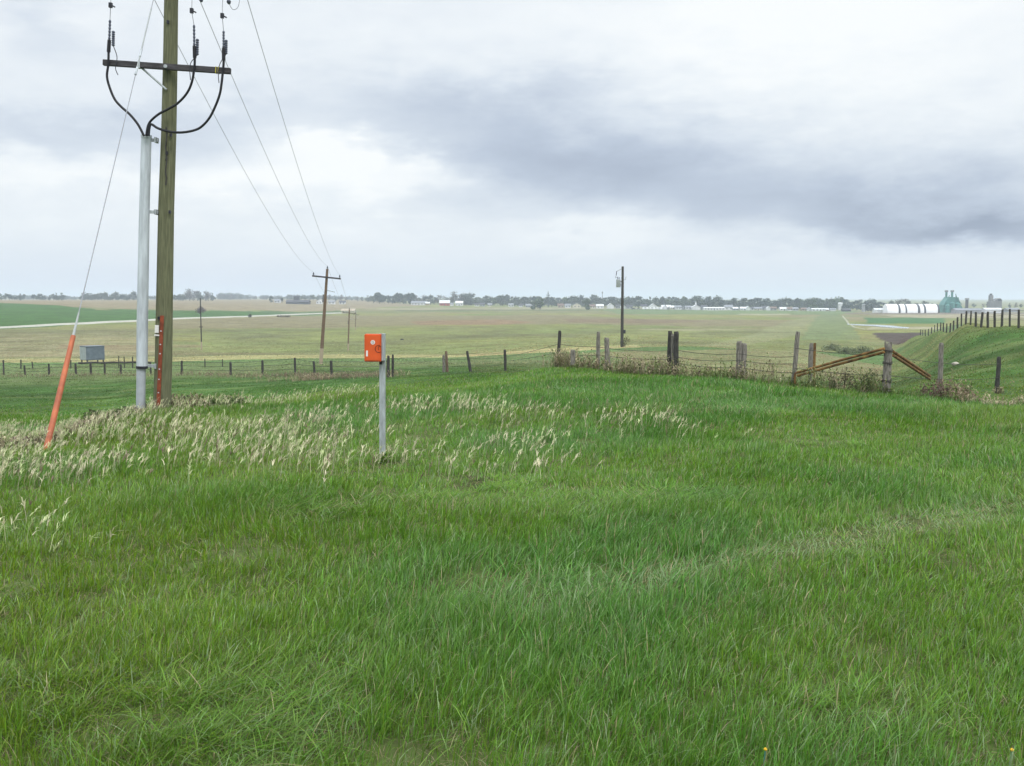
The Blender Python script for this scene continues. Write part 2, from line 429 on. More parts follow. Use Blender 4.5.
def build_ground():
    th = np.concatenate([np.arange(-180, -46, 3.0), np.arange(-46, 46, .16), np.arange(46, 180, 3.0)]) * math.pi / 180
    rr = np.concatenate([[0.3, .8], np.exp(np.arange(math.log(1.5), math.log(6050), .011))])
    T, Q = np.meshgrid(th, rr); X = Q * np.sin(T); Y = Q * np.cos(T); Z = ground(X, Y)
    n, m = T.shape
    verts = np.stack([X, Y, Z], -1).reshape(-1, 3)
    verts = np.vstack([verts, [[0, 0, gz(0, 0)]]])
    i, j = np.meshgrid(np.arange(n - 1), np.arange(m), indexing='ij'); j2 = (j + 1) % m
    quads = np.stack([i * m + j, i * m + j2, (i + 1) * m + j2, (i + 1) * m + j], -1).reshape(-1, 4)
    k = np.arange(m); tris = np.stack([np.full(m, n * m), (k + 1) % m, k], -1)
    # what grows where, by place in the land
    x, y, r, t = X.ravel(), Y.ravel(), Q.ravel(), T.ravel()
    n1 = vnoise(x, y, 6, 4, 1); n2 = vnoise(x, y, 40, 4, 2); n3 = vnoise(x, y * .45, 120, 4, 4); n4 = vnoise(x, y * .4, 22, 3, 8)
    col = np.zeros((len(x), 3))
    pasture = np.array((.178, .180, .058)); lush = np.array((.066, .135, .034)); soil = np.array((.074, .098, .034))
    col[:] = pasture
    sm = lambda a, lo, hi: np.clip((a - lo) / (hi - lo), 0, 1)[:, None]
    mix = lambda c, k: col * (1 - k) + np.array(c) * k
    col = mix((.175, .150, .085), sm(n3, .48, .60) * .9)
    col = mix((.105, .150, .050), sm(n2, .52, .66) * .6)
    col = mix((.20, .19, .10), sm(n4, .60, .74) * .5)
    # jittered position for soft natural borders
    lr = np.log(r) + (vnoise(x, y, 30, 3, 6) - .5) * .05; ta = t + (n2 - .5) * .006
    def paint(c, poly, k=1.0, soft=None):
        nonlocal col
        P = [(math.atan2(*hit(px, py)), math.log(math.hypot(*hit(px, py)))) for px, py in poly]
        w = inside(P, ta, lr).astype(float) * k
        if soft is not None: w = w * np.clip(.25 + 1.5 * soft, 0, 1)
        col = mix(c, w[:, None])
    n5 = vnoise(x * .35, y, 14, 4, 15); n6 = vnoise(x * .25, y, 45, 3, 16)
    col = mix((.20, .165, .10), sm(n5, .55, .72) * .55); col = mix((.12, .14, .06), sm(n6, .56, .7) * .6)
    near = 1 - sm(r, 70, 84)
    # far fallow land, crop on the left rise, pasture bands
    paint((.205, .165, .105), [(-200, 302), (-200, 299.5), (350, 299.5), (420, 306), (330, 311), (250, 310.5), (170, 309.5), (70, 307), (0, 303)])
    paint((.046, .100, .022), [(-250, 331), (-250, 303.5), (0, 302.8), (70, 306.5), (100, 309.6), (250, 311.2), (290, 313.5), (255, 316.5), (110, 322.5), (0, 330)])
    paint((.060, .105, .045), [(250, 311.5), (340, 311), (350, 313), (300, 316)], .8)
    paint((.17, .145, .085), [(170, 320), (330, 316), (560, 315), (640, 319), (820, 320), (800, 327), (560, 324), (300, 328), (170, 329)], .95, n2 + .25)
    paint((.19, .128, .078), [(410, 321.5), (500, 319.5), (540, 322), (490, 325), (420, 325)], .9, n4 + .2)
    paint((.155, .115, .075), [(560, 319), (640, 319), (720, 321), (650, 324), (570, 322.5)], .9, n4 + .25)
    paint((.22, .20, .13), [(360, 308.4), (640, 307.4), (640, 308.6), (480, 310), (380, 310)])
    paint((.085, .10, .055), [(395, 310.2), (700, 309.2), (700, 310.4), (520, 311.2), (400, 311.2)], .7)
    paint((.165, .185, .072), [(200, 331), (560, 328), (840, 331), (840, 342), (560, 349), (200, 352)], .75, n3)
    paint((.10, .15, .065), [(600, 309.5), (860, 311), (840, 315), (620, 314)], .75)
    paint((.25, .24, .16), [(738, 313.6), (790, 313.8), (790, 315), (738, 314.8)])
    paint((.24, .22, .14), [(640, 328.5), (784, 329.5), (784, 331), (640, 330)], .8)
    paint((.12, .12, .07), [(690, 331.5), (800, 331.5), (790, 337), (690, 337)], .45, n4)
    paint((.17, .16, .085), [(0, 329), (150, 324), (165, 350), (165, 357), (0, 358), (-100, 357), (-100, 333)], .7, n4)
    paint((.24, .21, .13), [(-100, 335), (150, 331), (165, 355), (0, 357), (-100, 357)], .9, n1 * 1.4 - .55)
    paint((.10, .10, .05), [(-100, 330), (560, 326), (840, 331), (840, 344), (560, 349), (165, 356), (-100, 357)], .8, n4 * 1.5 - .75)
    paint((.19, .14, .085), [(60, 344), (160, 345), (160, 351), (60, 349)], .6, n4)
    # pale dry strip edging the pasture, then the greener hollow on this side of it
    paint((.27, .25, .12), [(-200, 359), (160, 357.5), (330, 354.5), (560, 348), (640, 345), (640, 347), (560, 351.5), (330, 358.5), (160, 362), (-200, 364)], .85, n1 + .25)
    paint((.082, .140, .048), [(-200, 364), (160, 362), (330, 358.5), (560, 351.5), (640, 347), (900, 347), (960, 350), (960, 420), (-200, 420)], .92)
    paint((.125, .135, .062), [(-200, 366), (160, 364), (560, 354), (640, 349), (640, 420), (-200, 420)], .8, n2 * 1.6 - .55)
    paint((.165, .16, .08), [(575, 353), (700, 350), (800, 350), (940, 352), (940, 384), (760, 384), (660, 366)], .9, n1)
    # right: old grassy track bed, fields, ploughed strip, pale weeds
    paint((.185, .19, .10), [(812, 316), (835, 316), (850, 332), (800, 334), (740, 346), (690, 346)], .7, n4 + .2)
    paint((.12, .155, .075), [(826, 311), (834, 311), (862, 340), (800, 340)], .7)
    paint((.070, .054, .046), [(872, 332.8), (925, 332.5), (925, 338), (878, 338.4)])
    paint((.055, .13, .05), [(862, 317.5), (945, 317.5), (945, 323.5), (868, 323.5)])
    paint((.26, .225, .155), [(880, 314.6), (1100, 314), (1100, 318), (925, 318), (890, 316.4)])
    paint((.15, .125, .10), [(845, 312.8), (1100, 312.6), (1100, 314.4), (845, 314.4)])
    paint((.27, .25, .17), [(868, 327.4), (940, 326.8), (940, 329), (868, 329.4)])
    # the green bank on the right and the hill we stand on
    bank = [(900, 420), (880, 372), (905, 345), (921, 334), (935, 330), (950, 325.5), (968, 323), (1020, 328), (1250, 320), (1400, 340), (1400, 460), (1000, 420)]
    paint((.078, .150, .035), bank, 1); paint((.145, .155, .058), bank, .85, n1 - .02); paint((.040, .09, .022), bank, .6, vnoise(x, y, 9, 4, 12) - .3)
    col = col * (1 - near) + (lush * (0.5 + .9 * n1)[:, None] * .75 + np.array((.10, .085, .045)) * sm(vnoise(x, y, 3.1, 3, 9), .56, .75) * .5) * near
    paint((.03, .07, .018), [(976, 338), (993, 331), (996, 333), (982, 341)], .8)
    k = 1 - sm(r, 24, 40)
    col = col * (1 - k) + (soil * (.6 + .8 * vnoise(x, y, .7, 3, 10))[:, None]) * k
    global ground_colour
    gc3 = col.reshape(n, m, 3); gn, gm = n, m
    def ground_colour(px_, py_):
        a = np.arctan2(px_, py_); b_ = np.log(np.maximum(np.hypot(px_, py_), 1.5))
        return gc3[np.clip(np.searchsorted(np.log(rr), b_), 0, gn - 1), np.clip(np.searchsorted(th, a), 0, gm - 1)]
    col = np.vstack([col, col[:1]])
    m, tr, b = new_mat('grassland')
    at_ = tr.nodes.new('ShaderNodeVertexColor'); at_.layer_name = 'tint'
    tc = tr.nodes.new('ShaderNodeTexCoord'); mp = tr.nodes.new('ShaderNodeMapping'); mp.inputs['Scale'].default_value = (1, .6, 1)
    tr.links.new(tc.outputs['Object'], mp.inputs[0])
    a = noise_node(tr, mp.outputs[0], .9, 8, .7); a2 = noise_node(tr, mp.outputs[0], .11, 6, .65)
    c1 = mixc(tr, 1.0, at_.outputs[0], ramp(tr, a.outputs[0], [(.28, (.55, .55, .5)), (.72, (1.35, 1.4, 1.35))]), 'MULTIPLY')
    c2 = mixc(tr, 1.0, c1, ramp(tr, a2.outputs[0], [(.32, (.74, .70, .66)), (.68, (1.2, 1.22, 1.22))]), 'MULTIPLY')
    tr.links.new(c2, b.inputs['Base Color']); b.inputs['Roughness'].default_value = 1; b.inputs['Specular IOR Level'].default_value = .05
    return tag(np_mesh('ground', verts, tris, quads, m, col, smooth=True), kind='structure')


ground_ob = build_ground()


def strip(name, pts, width, lift, m, thick=0.0):
    """a road laid over the land: bevelled low embankment following the ground"""
    P = []
    for a, b in zip(pts[:-1], pts[1:]):
        for k in range(30): P.append(np.array(a) * (1 - k / 30) + np.array(b) * k / 30)
    P.append(np.array(pts[-1])); P = np.array(P)
    for _ in range(30): P[1:-1] = .25 * P[:-2] + .5 * P[1:-1] + .25 * P[2:]
    d = np.gradient(P, axis=0); d /= np.linalg.norm(d, axis=1)[:, None]; nrm = np.stack([-d[:, 1], d[:, 0]], 1)
    off = [-.5 * width - 2.5, -.5 * width, 0, .5 * width, .5 * width + 2.5]; up = [-.5, lift, lift + .12, lift, -.5]
    zc = np.max([ground(*(P + nrm * o).T) for o in off[1:4]], axis=0)
    rows = []
    for o, u in zip(off, up):
        q = P + nrm * o; z = (zc + u) if u > 0 else ground(q[:, 0], q[:, 1]) + u
        rows.append(np.column_stack([q, z]))
    V = np.concatenate(rows); n = len(P); qd = []
    for r_ in range(4):
        for i in range(n - 1): qd.append((r_ * n + i, r_ * n + i + 1, (r_ + 1) * n + i + 1, (r_ + 1) * n + i))
    return tag(np_mesh(name, V, None, qd, m), kind='structure')


gravel = mat('pale_gravel', (.34, .33, .28), .95, .1, .8)
strip('road', [hit(-260, 336), hit(-60, 330.5), hit(0, 328), hit(90, 323.3), hit(160, 319.6), hit(250, 316.6), hit(300, 314.4), hit(350, 312.8)], 4.6, .4, gravel)
strip('ditch', [hit(842.5, 315.8), hit(845, 319), hit(848.5, 323.4), hit(854, 327.2), hit(866, 329.6)], .7, .06, mat('pale_dry_ditch', (.25, .25, .17), .95, .15, .5))
pond_m = mat('still_water', (.10, .12, .13), .06, .05, .2, spec=.6)


def build_pond():
    c = np.array(hit(878, 326)); n = 40; pts = []
    for k in range(n):
        a = 2 * math.pi * k / n; w = 1 + .18 * math.sin(3 * a + 1) + .1 * math.sin(5 * a)
        pts.append(c + np.array((math.cos(a) * 6.2, math.sin(a) * 36)) * w)
    pts = np.array(pts); z = float(np.max(ground(pts[:, 0], pts[:, 1]))) + .05
    V = [(p[0], p[1], z) for p in pts] + [(p[0] * 1.0, p[1], z - 1.5) for p in pts]
    b = MB(); b.v = V; b.f = [tuple(range(n))] + [(k, n + k, n + (k + 1) % n, (k + 1) % n) for k in range(n)]
    tag(b.build('pond', pond_m), kind='structure')


build_pond()

# ------------------------------------------------------------------ haze
def build_haze():
    b = MB().box((-6300, -6300, -13), (6300, 6300, 42))
    m = bpy.data.materials.new('haze'); m.use_nodes = True; t = m.node_tree; t.nodes.clear()
    o = t.nodes.new('ShaderNodeOutputMaterial'); v = t.nodes.new('ShaderNodeVolumePrincipled')
    v.inputs['Color'].default_value = (.77, .86, .98, 1); v.inputs['Density'].default_value = HAZE; v.inputs['Anisotropy'].default_value = .2
    t.links.new(v.outputs[0], o.inputs['Volume'])
    tag(b.build('haze', m), 'pale air haze lying over the whole plain', 'haze', kind='stuff')


HAZE = 0.00027
build_haze()

# ------------------------------------------------------------------ the near power pole with its cable riser
def lean_empty(name, base, lean, label, cat, group=None, rz=0.0, fwd=0.0):
    o = empty(name, base, 0, label, cat, group); o.rotation_euler = (fwd, lean, rz)
    return o


def local(o): 
    m = (Matrix.Translation(o.location) @ o.rotation_euler.to_matrix().to_4x4()).inverted()
    return lambda px, py, Y: m @ at(px, py, Y)


def spline(pts, n=8):
    pts = [Vector(p) for p in pts]; out = []
    for i in range(len(pts) - 1):
        p0 = pts[max(i - 1, 0)]; p1 = pts[i]; p2 = pts[i + 1]; p3 = pts[min(i + 2, len(pts) - 1)]
        for k in range(n):
            t = k / n
            out.append(.5 * ((2 * p1) + (p2 - p0) * t + (2 * p0 - 5 * p1 + 4 * p2 - p3) * t * t + (3 * p1 - p0 - 3 * p2 + p3) * t ** 3))
    out.append(pts[-1]); return out


def main_pole():
    YP = 20.0; base = foot(160, YP)
    o = lean_empty('utility_pole', base, R(3.0), 'tall greenish wooden power pole with pale conduit riser and three black cables beside it', 'power pole')
    L = local(o)
    H = 9.3
    zs = [-.6, 0, 1, 2.5, 4, 5.5, 7, 8.2, H]
    b = MB().quad_tube([(0.01 * math.sin(z * 1.3), 0, z) for z in zs], [.172 - .0052 * max(z, 0) for z in zs], 20)
    shaft = b.build('shaft', M['pole_wood'], o, smooth=True)
    for px, py in ((168, 22), (167, 153), (159, 318), (171, 135), (170, 212)):
        p = L(px, py, YP - .15); MB().box((p.x - .02, p.y - .03, p.z - .03), (p.x + .02, p.y + .02, p.z + .03)).build('bolt', M['dark_metal'], shaft)
    for pz, x0 in ((2.02, .02), (1.55, .03)):
        pts = [(x0 + .012 * math.sin(i * 2.1), -.166 + .0003 * i, 4.2 + pz + i * .13 - 1.3) for i in range(6)]
        MB().quad_tube(pts, .014, 5).build('crack', M['dark_wood'], shaft)
    # crossarm in front of the pole
    yf = YP - .24
    a0, a1 = L(103.4, 62.6, yf), L(230.7, 71.2, yf)
    d = (a1 - a0); ln = d.length; mx = Matrix.Translation((a0 + a1) / 2) @ d.to_track_quat('X', 'Z').to_matrix().to_4x4()
    arm = MB().box((-ln / 2, -.045, -.055), (ln / 2, .045, .055), mx).build('crossarm', M['arm_wood'], o, bevel=.006)
    pb = (a0 + a1) / 2
    pbolt = L(166.5, 67, yf); MB().quad_tube([pbolt + Vector((0, -.075, 0)), pbolt + Vector((0, .12, 0))], .035, 8).build('bolt', M['galv'], arm)
    w = L(139.5, 65, yf); MB().box((w.x - .022, w.y - .052, w.z - .065), (w.x + .022, w.y + .052, w.z + .065)).build('band', M['conduit'], arm)
    w = L(217.7, 70.3, yf); ymat = mat('yellow_tag', (.42, .36, .04), .6)
    for dx in (-.025, .025): MB().box((w.x - .008 + dx, w.y - .05, w.z - .062), (w.x + .008 + dx, w.y + .05, w.z + .062)).build('tag_band', ymat, arm)
    MB().quad_tube([L(140.6, 67, yf + .02), L(166.5, 89.6, YP - .17)], .02, 8).build('brace', M['galv'], o)
    # cables, terminations and arresters hung on the arm
    yc = yf - .08
    runs = [
        ([(144, 136), (138, 124.5), (130, 114.6), (121, 106.5), (114.6, 99), (109.5, 87), (107, 76), (108.3, 64), (108.6, 50)], (108.6, 52), (109.3, 40), (110, 20), (113.4, 31, 46), (110.6, 5.5), (115.5, 68, 118, 75)),
        ([(146.2, 136), (149, 123.5), (158, 114.6), (169, 108.6), (178, 103), (187, 93), (192, 81.5), (194.5, 66), (194.7, 56)], (194.7, 58), (194.3, 46), (194, 25), (197.4, 39, 55), (191.7, 11), (189.8, 69, 190.5, 80)),
        ([(148.6, 136), (150.5, 124.6), (157, 127.8), (163, 130), (172, 132), (182, 132.4), (193, 130.6), (201, 127), (209, 118.5), (215, 107), (219.5, 95), (221.5, 84), (223.4, 66), (223.7, 58)], (223.7, 60), (223.6, 48), (223.6, 31), (226.2, 40, 54), (222.2, 16), (218.4, 74, 219, 83)),
    ]
    for cab, t0, t1, t2, ar, cl, lp in runs:
        ya = YP - .3
        n = len(cab); ys = [ya + (yc - ya) * min(1, i / (n - 3)) for i in range(n)]
        MB().quad_tube(spline([L(a, q, yy) for (a, q), yy in zip(cab, ys)]), .024, 8).build('cable', M['black_cable'], o, smooth=True)
        t = MB().quad_tube([L(*t0, yc), L(*t1, yc)], [.036, .034], 10).build('cable_termination', M['black_cable'], o, smooth=True)
        pr = []; p0, p1 = L(*t1, yc), L(*t2, yc); q = MB(); pts = []; rd = []
        for k in range(13):
            pts.append(p0.lerp(p1, k / 12)); rd.append(.026 if k % 2 else .017)
        q.quad_tube(pts, rd, 10).build('shed_insulator', M['porcelain'], t)
        p0, p1 = L(ar[0], ar[1], yc + .03), L(ar[0] - .2, ar[2], yc + .03); pts = []; rd = []
        for k in range(15): pts.append(p0.lerp(p1, k / 14)); rd.append(.034 if k % 2 else .022)
        MB().quad_tube(pts, rd, 10).build('arrester', M['porcelain'], o)
        MB().quad_tube([L(*t2, yc), L(cl[0], cl[1], yc + .02)], .007, 6).build('jumper_wire', M['wire'], o)
        p = L(cl[0], cl[1], yc + .02)
        cm = MB().box((p.x - .03, p.y - .03, p.z - .04), (p.x + .03, p.y + .03, p.z + .05)); cm.quad_tube([p + Vector((-.01, 0, .02)), p + Vector((.09, -.02, -.03))], .014, 6)
        cm.build('clamp', M['dark_metal'], o)
        MB().quad_tube([p, L(cl[0] + 1.2, -30, YP - .05)], .006, 6).build('jumper_wire', M['wire'], o)
        MB().quad_tube(spline([L(ar[0], ar[2], yc), L(lp[0] + 1.5, (ar[2] + lp[1]) / 2, yc), L(lp[0], lp[1], yc), L(lp[2], lp[3], yc)]), .008, 6).build('ground_lead', M['dark_metal'], o)
    # riser conduit, its joint and its stand-off brackets
    yk = YP - .12
    MB().quad_tube([L(140.6, 408, yk), L(141.2, 366, yk)], .088, 18).build('conduit', M['conduit_lo'], o, smooth=True)
    MB().quad_tube([L(142.0, 367.5, yk), L(142.4, 320, yk), L(144.2, 220, yk), L(146.4, 136, yk)], [.108, .108, .1, .096], 18).build('conduit', M['conduit'], o, smooth=True)
    MB().quad_tube([L(142, 368.6, yk), L(142, 366, yk)], .116, 18).build('conduit_collar', M['dark_metal'], o, smooth=True)
    MB().quad_tube([L(146.4, 138, yk), L(146.4, 135.2, yk)], .105, 18).build('conduit_cap', M['conduit'], o, smooth=True)
    for py in (139.5, 211.5, 365.5):
        p = L(144.5 if py < 300 else 143, py, yk); x1 = L(158, py, yk).x
        q = MB().box((p.x + .07, p.y + .0, p.z - .03), (x1, p.y + .05, p.z + .03)); q.box((x1 - .06, p.y - .05, p.z - .05), (x1 - .02, p.y + .1, p.z + .05))
        q.build('bracket', M['galv'], o)
    # rusty orange cover strip and white number plate at the foot
    zb, zt = L(161, 406, YP - .2).z, L(161, 315.5, YP - .2).z
    y0 = -.175
    m_ = MB()
    prof = [(-.038, -.008), (-.034, -.026), (0, -.036), (.034, -.026), (.038, -.008)]
    pts0 = [(L(158.6, 404, YP - .17).x + a, y0 + q, zb) for a, q in prof]; pts1 = [(L(162.3, 316, YP - .17).x + a, y0 + .006 + q, zt) for a, q in prof]
    m_.v = pts0 + pts1; m_.f = [(i, i + 1, 6 + i, 5 + i) for i in range(4)] + [(0, 1, 2, 3, 4), (9, 8, 7, 6, 5), (0, 5, 9, 4)]
    mol = m_.build('cover_strip', M['orange_strip'], o)
    for py in (331, 344, 353, 368, 378, 391):
        f = (404 - py) / 88; p = Vector((pts0[2][0] * (1 - f) + pts1[2][0] * f, y0 - .034, zb * (1 - f) + zt * f)); MB().box((p.x - .012, p.y - .008, p.z - .01), (p.x + .012, p.y + .01, p.z + .01)).build('nail', M['conduit'], mol)
    p = L(157, 329, YP - .17); MB().box((p.x - .04, -.183, p.z - .075), (p.x + .035, -.174 + .03, p.z + .075)).build('number_plate', M['sticker'], o)
    p = L(157, 335.2, YP - .17); MB().box((p.x - .05, -.181, p.z - .014), (p.x + .05, -.174 + .03, p.z + .014)).build('plate_band', M['sticker'], o)
    # top crossarm just above the picture
    a0, a1 = L(138, -26, YP - .2), L(250, -20, YP - .2); d = a1 - a0; ln = d.length
    mx = Matrix.Translation((a0 + a1) / 2) @ d.to_track_quat('X', 'Z').to_matrix().to_4x4()
    top = MB().box((-ln / 2, -.05, -.06), (ln / 2, .05, .06), mx).build('crossarm', M['arm_wood'], o, bevel=.006)
    ends = []
    for px, q in ((150, -9), (198, -4), (245.5, -7)):
        p0, p1 = L(px - 5, -22, YP - .1), L(px, q, YP + .45); pts = []; rd = []
        for k in range(9): pts.append(p0.lerp(p1, k / 8)); rd.append(.045 if k % 2 else .02)
        MB().quad_tube(pts, rd, 10).build('strain_insulator', M['porcelain'], o); ends.append(at(px, q, YP + .45))
    p0, p1 = L(226, -14, YP - .3), L(229.2, 4, YP - .3); pts = [p0.lerp(p1, k / 8) for k in range(9)]
    MB().quad_tube(pts, [.045 if k % 2 else .025 for k in range(9)], 10).build('fuse_cutout', M['porcelain'], o)
    MB().quad_tube(spline([p1, L(233, 9.5, YP - .3), L(238, 7, YP - .3), L(240, -3, YP - .25)]), .006, 6).build('jumper_wire', M['wire'], o)
    p0, p1 = L(198.6, -14, YP - .3), L(201.5, 2, YP - .3); MB().quad_tube([p0.lerp(p1, k / 8) for k in range(9)], [.04 if k % 2 else .022 for k in range(9)], 10).build('fuse_cutout', M['porcelain'], o)
    return ends


wire_starts = main_pole()


def guy():
    A = at(44.5, 446, 14.0); A.z = gz(A.x, A.y) - .05
    B = at(164, -45, 19.85)
    o = empty('guy_wire', A, 0, 'slanting pole stay wire with a long faded orange guard near the left edge', 'guy wire')
    D = B - A; u = D.normalized()
    def on(py):                       # point of the line seen at picture row py
        lo, hi = 0.0, 1.0
        for _ in range(40):
            m = (lo + hi) / 2; p = A + D * m - Vector((0, 0, EYE)); v = 383 - F * (p.y * SP + p.z * CP) / (p.y * CP - p.z * SP)
            if v > py: lo = m
            else: hi = m
        return D * lo
    MB().quad_tube([Vector((0, 0, 0)), on(73)], .0085, 6).build('strand', M['wire'], o)
    gt = on(336)
    g = MB().quad_tube([u * .02, gt * .5, gt], [.043, .041, .036], 12).build('guard', M['orange'], o, smooth=True)
    MB().quad_tube([gt * .985, gt + u * .42], [.024, .013], 8).build('preformed_grip', M['pale_glass'], o)
    s0, s1 = on(70), on(8)
    MB().quad_tube([s0, s1], .014, 8).build('strain_rod', M['pale_glass'], o)
    for py in (71, 53):
        p = on(py); MB().quad_tube([p - u * .09, p + u * .09], .02, 8).build('clevis', M['galv'], o)
    MB().quad_tube([s1, D], .0085, 6).build('strand', M['wire'], o)


guy()


def far_pole(px, Y, H, lean, arm, label, m=M['brown_wood'], pale=1.4, group='small poles of the line across the pasture'):
    b = foot(px, Y); o = lean_empty('utility_pole', b, lean, label, 'power pole', group)
    MB().quad_tube([(0, 0, -.5), (0, 0, pale + .02)], [.17, .165], 10).build('weathered_butt', M['tan_wall'], o)
    MB().quad_tube([(0, 0, pale), (0, 0, H * .6), (0, 0, H)], [.16, .135, .11], 10).build('shaft', m, o, smooth=True)
    a = MB().box((-arm / 2, -.06, -.07), (arm / 2, .06, .07), Matrix.Translation((0, -.15, H - .75)) @ Matrix.Rotation(R(1.0), 4, 'Y')).build('crossarm', M['arm_wood'], o)
    tops = []
    for x in (-arm / 2 + .1, 0, arm / 2 - .1):
        z = H if x == 0 else H - .68 - math.sin(R(1)) * x; y = 0 if x == 0 else -.15
        MB().quad_tube([(x, y, z), (x, y, z + .12), (x, y, z + .2), (x, y, z + .27)], [.02, .07, .05, .03], 8).build('insulator', M['porcelain'], o)
        tops.append(Matrix.Translation(b) @ o.rotation_euler.to_matrix().to_4x4() @ Vector((x, y, z + .25)))
    MB().quad_tube([(.1, -.05, H - 1.9), (.85, -.25, H - 2.0)], .035, 6).build('spur_arm', M['galv'], o)
    MB().quad_tube([(-.15, -.02, H - 2.3), (-.17, -.02, H - 3.0)], .09, 8).build('cable_box', M['elev_grey'], o)
    return tops


t2 = far_pole(320.5, 90, 8.55, R(4.8), 2.55, 'leaning brown power pole with one crossarm, nearest of the line across the pasture')
t3 = far_pole(348, 200, 8.3, R(2.5), 2.6, 'thin power pole standing in front of the cream shed in the pasture')
t4 = far_pole(355.5, 400, 7.0, R(3), 2.6, 'tiny distant power pole right of the cream shed, farthest of the line')


def sag_wire(a, b, sag, r, label, group):
    o_ = a.copy(); pts = []
    for k in range(25):
        t = k / 24; p = a.lerp(b, t) - a; p.z -= 4 * sag * t * (1 - t); pts.append(p)
    w = MB().quad_tube(pts, r, 6).build('power_line', M['wire'], None, smooth=True, loc=a)
    tag(w, label, 'power line', group)


for k, nm in enumerate(('passing behind the tall near pole', 'crossing behind the right end of the near crossarm', 'hanging in open sky clear of the near pole')):
    sag_wire(wire_starts[k], t2[k], .9, .0065, 'grey power line to the leaning pole, ' + nm, 'wires from the near pole to the leaning pole')
for k, nm in enumerate(('left', 'middle', 'right')):
    sag_wire(t2[k], t3[k], 1.2, .010, 'faint far power line on the %s insulators between leaning pole and shed pole' % nm, 'wires between far poles')
    sag_wire(t3[k], t4[k], 1.6, .011, 'faint farthest power line on the %s insulators beyond the shed pole' % nm, 'wires between far poles')


def transformer_pole():
    Y = 150; b = foot(622, Y); o = empty('transformer_pole', b, 0, 'dark bare power pole with small grey transformer, rising alone from the pasture', 'power pole')
    H = 12.0
    MB().quad_tube([(0, 0, -.5), (0, 0, 6), (0, 0, H)], [.24, .21, .17], 12).build('shaft', M['dark_wood'], o, smooth=True)
    tz = H - 3.1
    MB().quad_tube([(-.62, 0, tz), (-.62, 0, tz + .05), (-.62, 0, tz + 1.15), (-.62, 0, tz + 1.22)], [.30, .33, .33, .25], 14).build('transformer', M['galv'], o, smooth=True)
    
    for z in (.3, .8): MB().box((-.35, -.06, tz + z), (-.1, .06, tz + z + .1)).build('transformer_bracket', M['dark_metal'], o)
    for x in (-.72, -.52): MB().quad_tube([(x, 0, tz + 1.2), (x, 0, tz + 1.35), (x, 0, tz + 1.55)], [.05, .07, .03], 8).build('bushing', M['porcelain'], o)
    MB().quad_tube([(-.15, 0, H - .35), (-.9, 0, H - .75)], .04, 6).build('cutout_arm', M['galv'], o)
    MB().quad_tube([(-.9, 0, H - .7), (-.95, 0, H - 1.3)], .06, 8).build('fuse_cutout', M['porcelain'], o)
    MB().quad_tube(spline([(-.95, 0, H - 1.3), (-1.05, 0, H - 1.7), (-.72, 0, tz + 1.55)]), .025, 5).build('jumper_wire', M['dark_metal'], o)
    MB().quad_tube([(.15, 0, H - 1.9), (.45, 0, H - 2.0), (.5, 0, H - 1.5)], .045, 6).build('side_bracket', M['galv'], o)
    MB().box((.18, -.16, 2.0), (.5, .16, 2.55)).build('meter_box', M['dark_metal'], o)


transformer_pole()


def thin_pole():
    b = foot(201.5, 200); o = empty('thin_pole', b, 0, 'thin dark bare pole in the left pasture in front of the round brown bush', 'pole')
    MB().quad_tube([(0, 0, -.4), (0, 0, 1.7)], [.15, .14], 8).build('weathered_butt', M['tan_wall'], o)
    MB().quad_tube([(0, 0, 1.68), (0, 0, 10.4)], [.13, .1], 8).build('shaft', M['dark_wood'], o)
    MB().box((-.35, -.05, 4.6), (.35, .05, 4.75)).build('step', M['dark_wood'], o)


thin_pole()

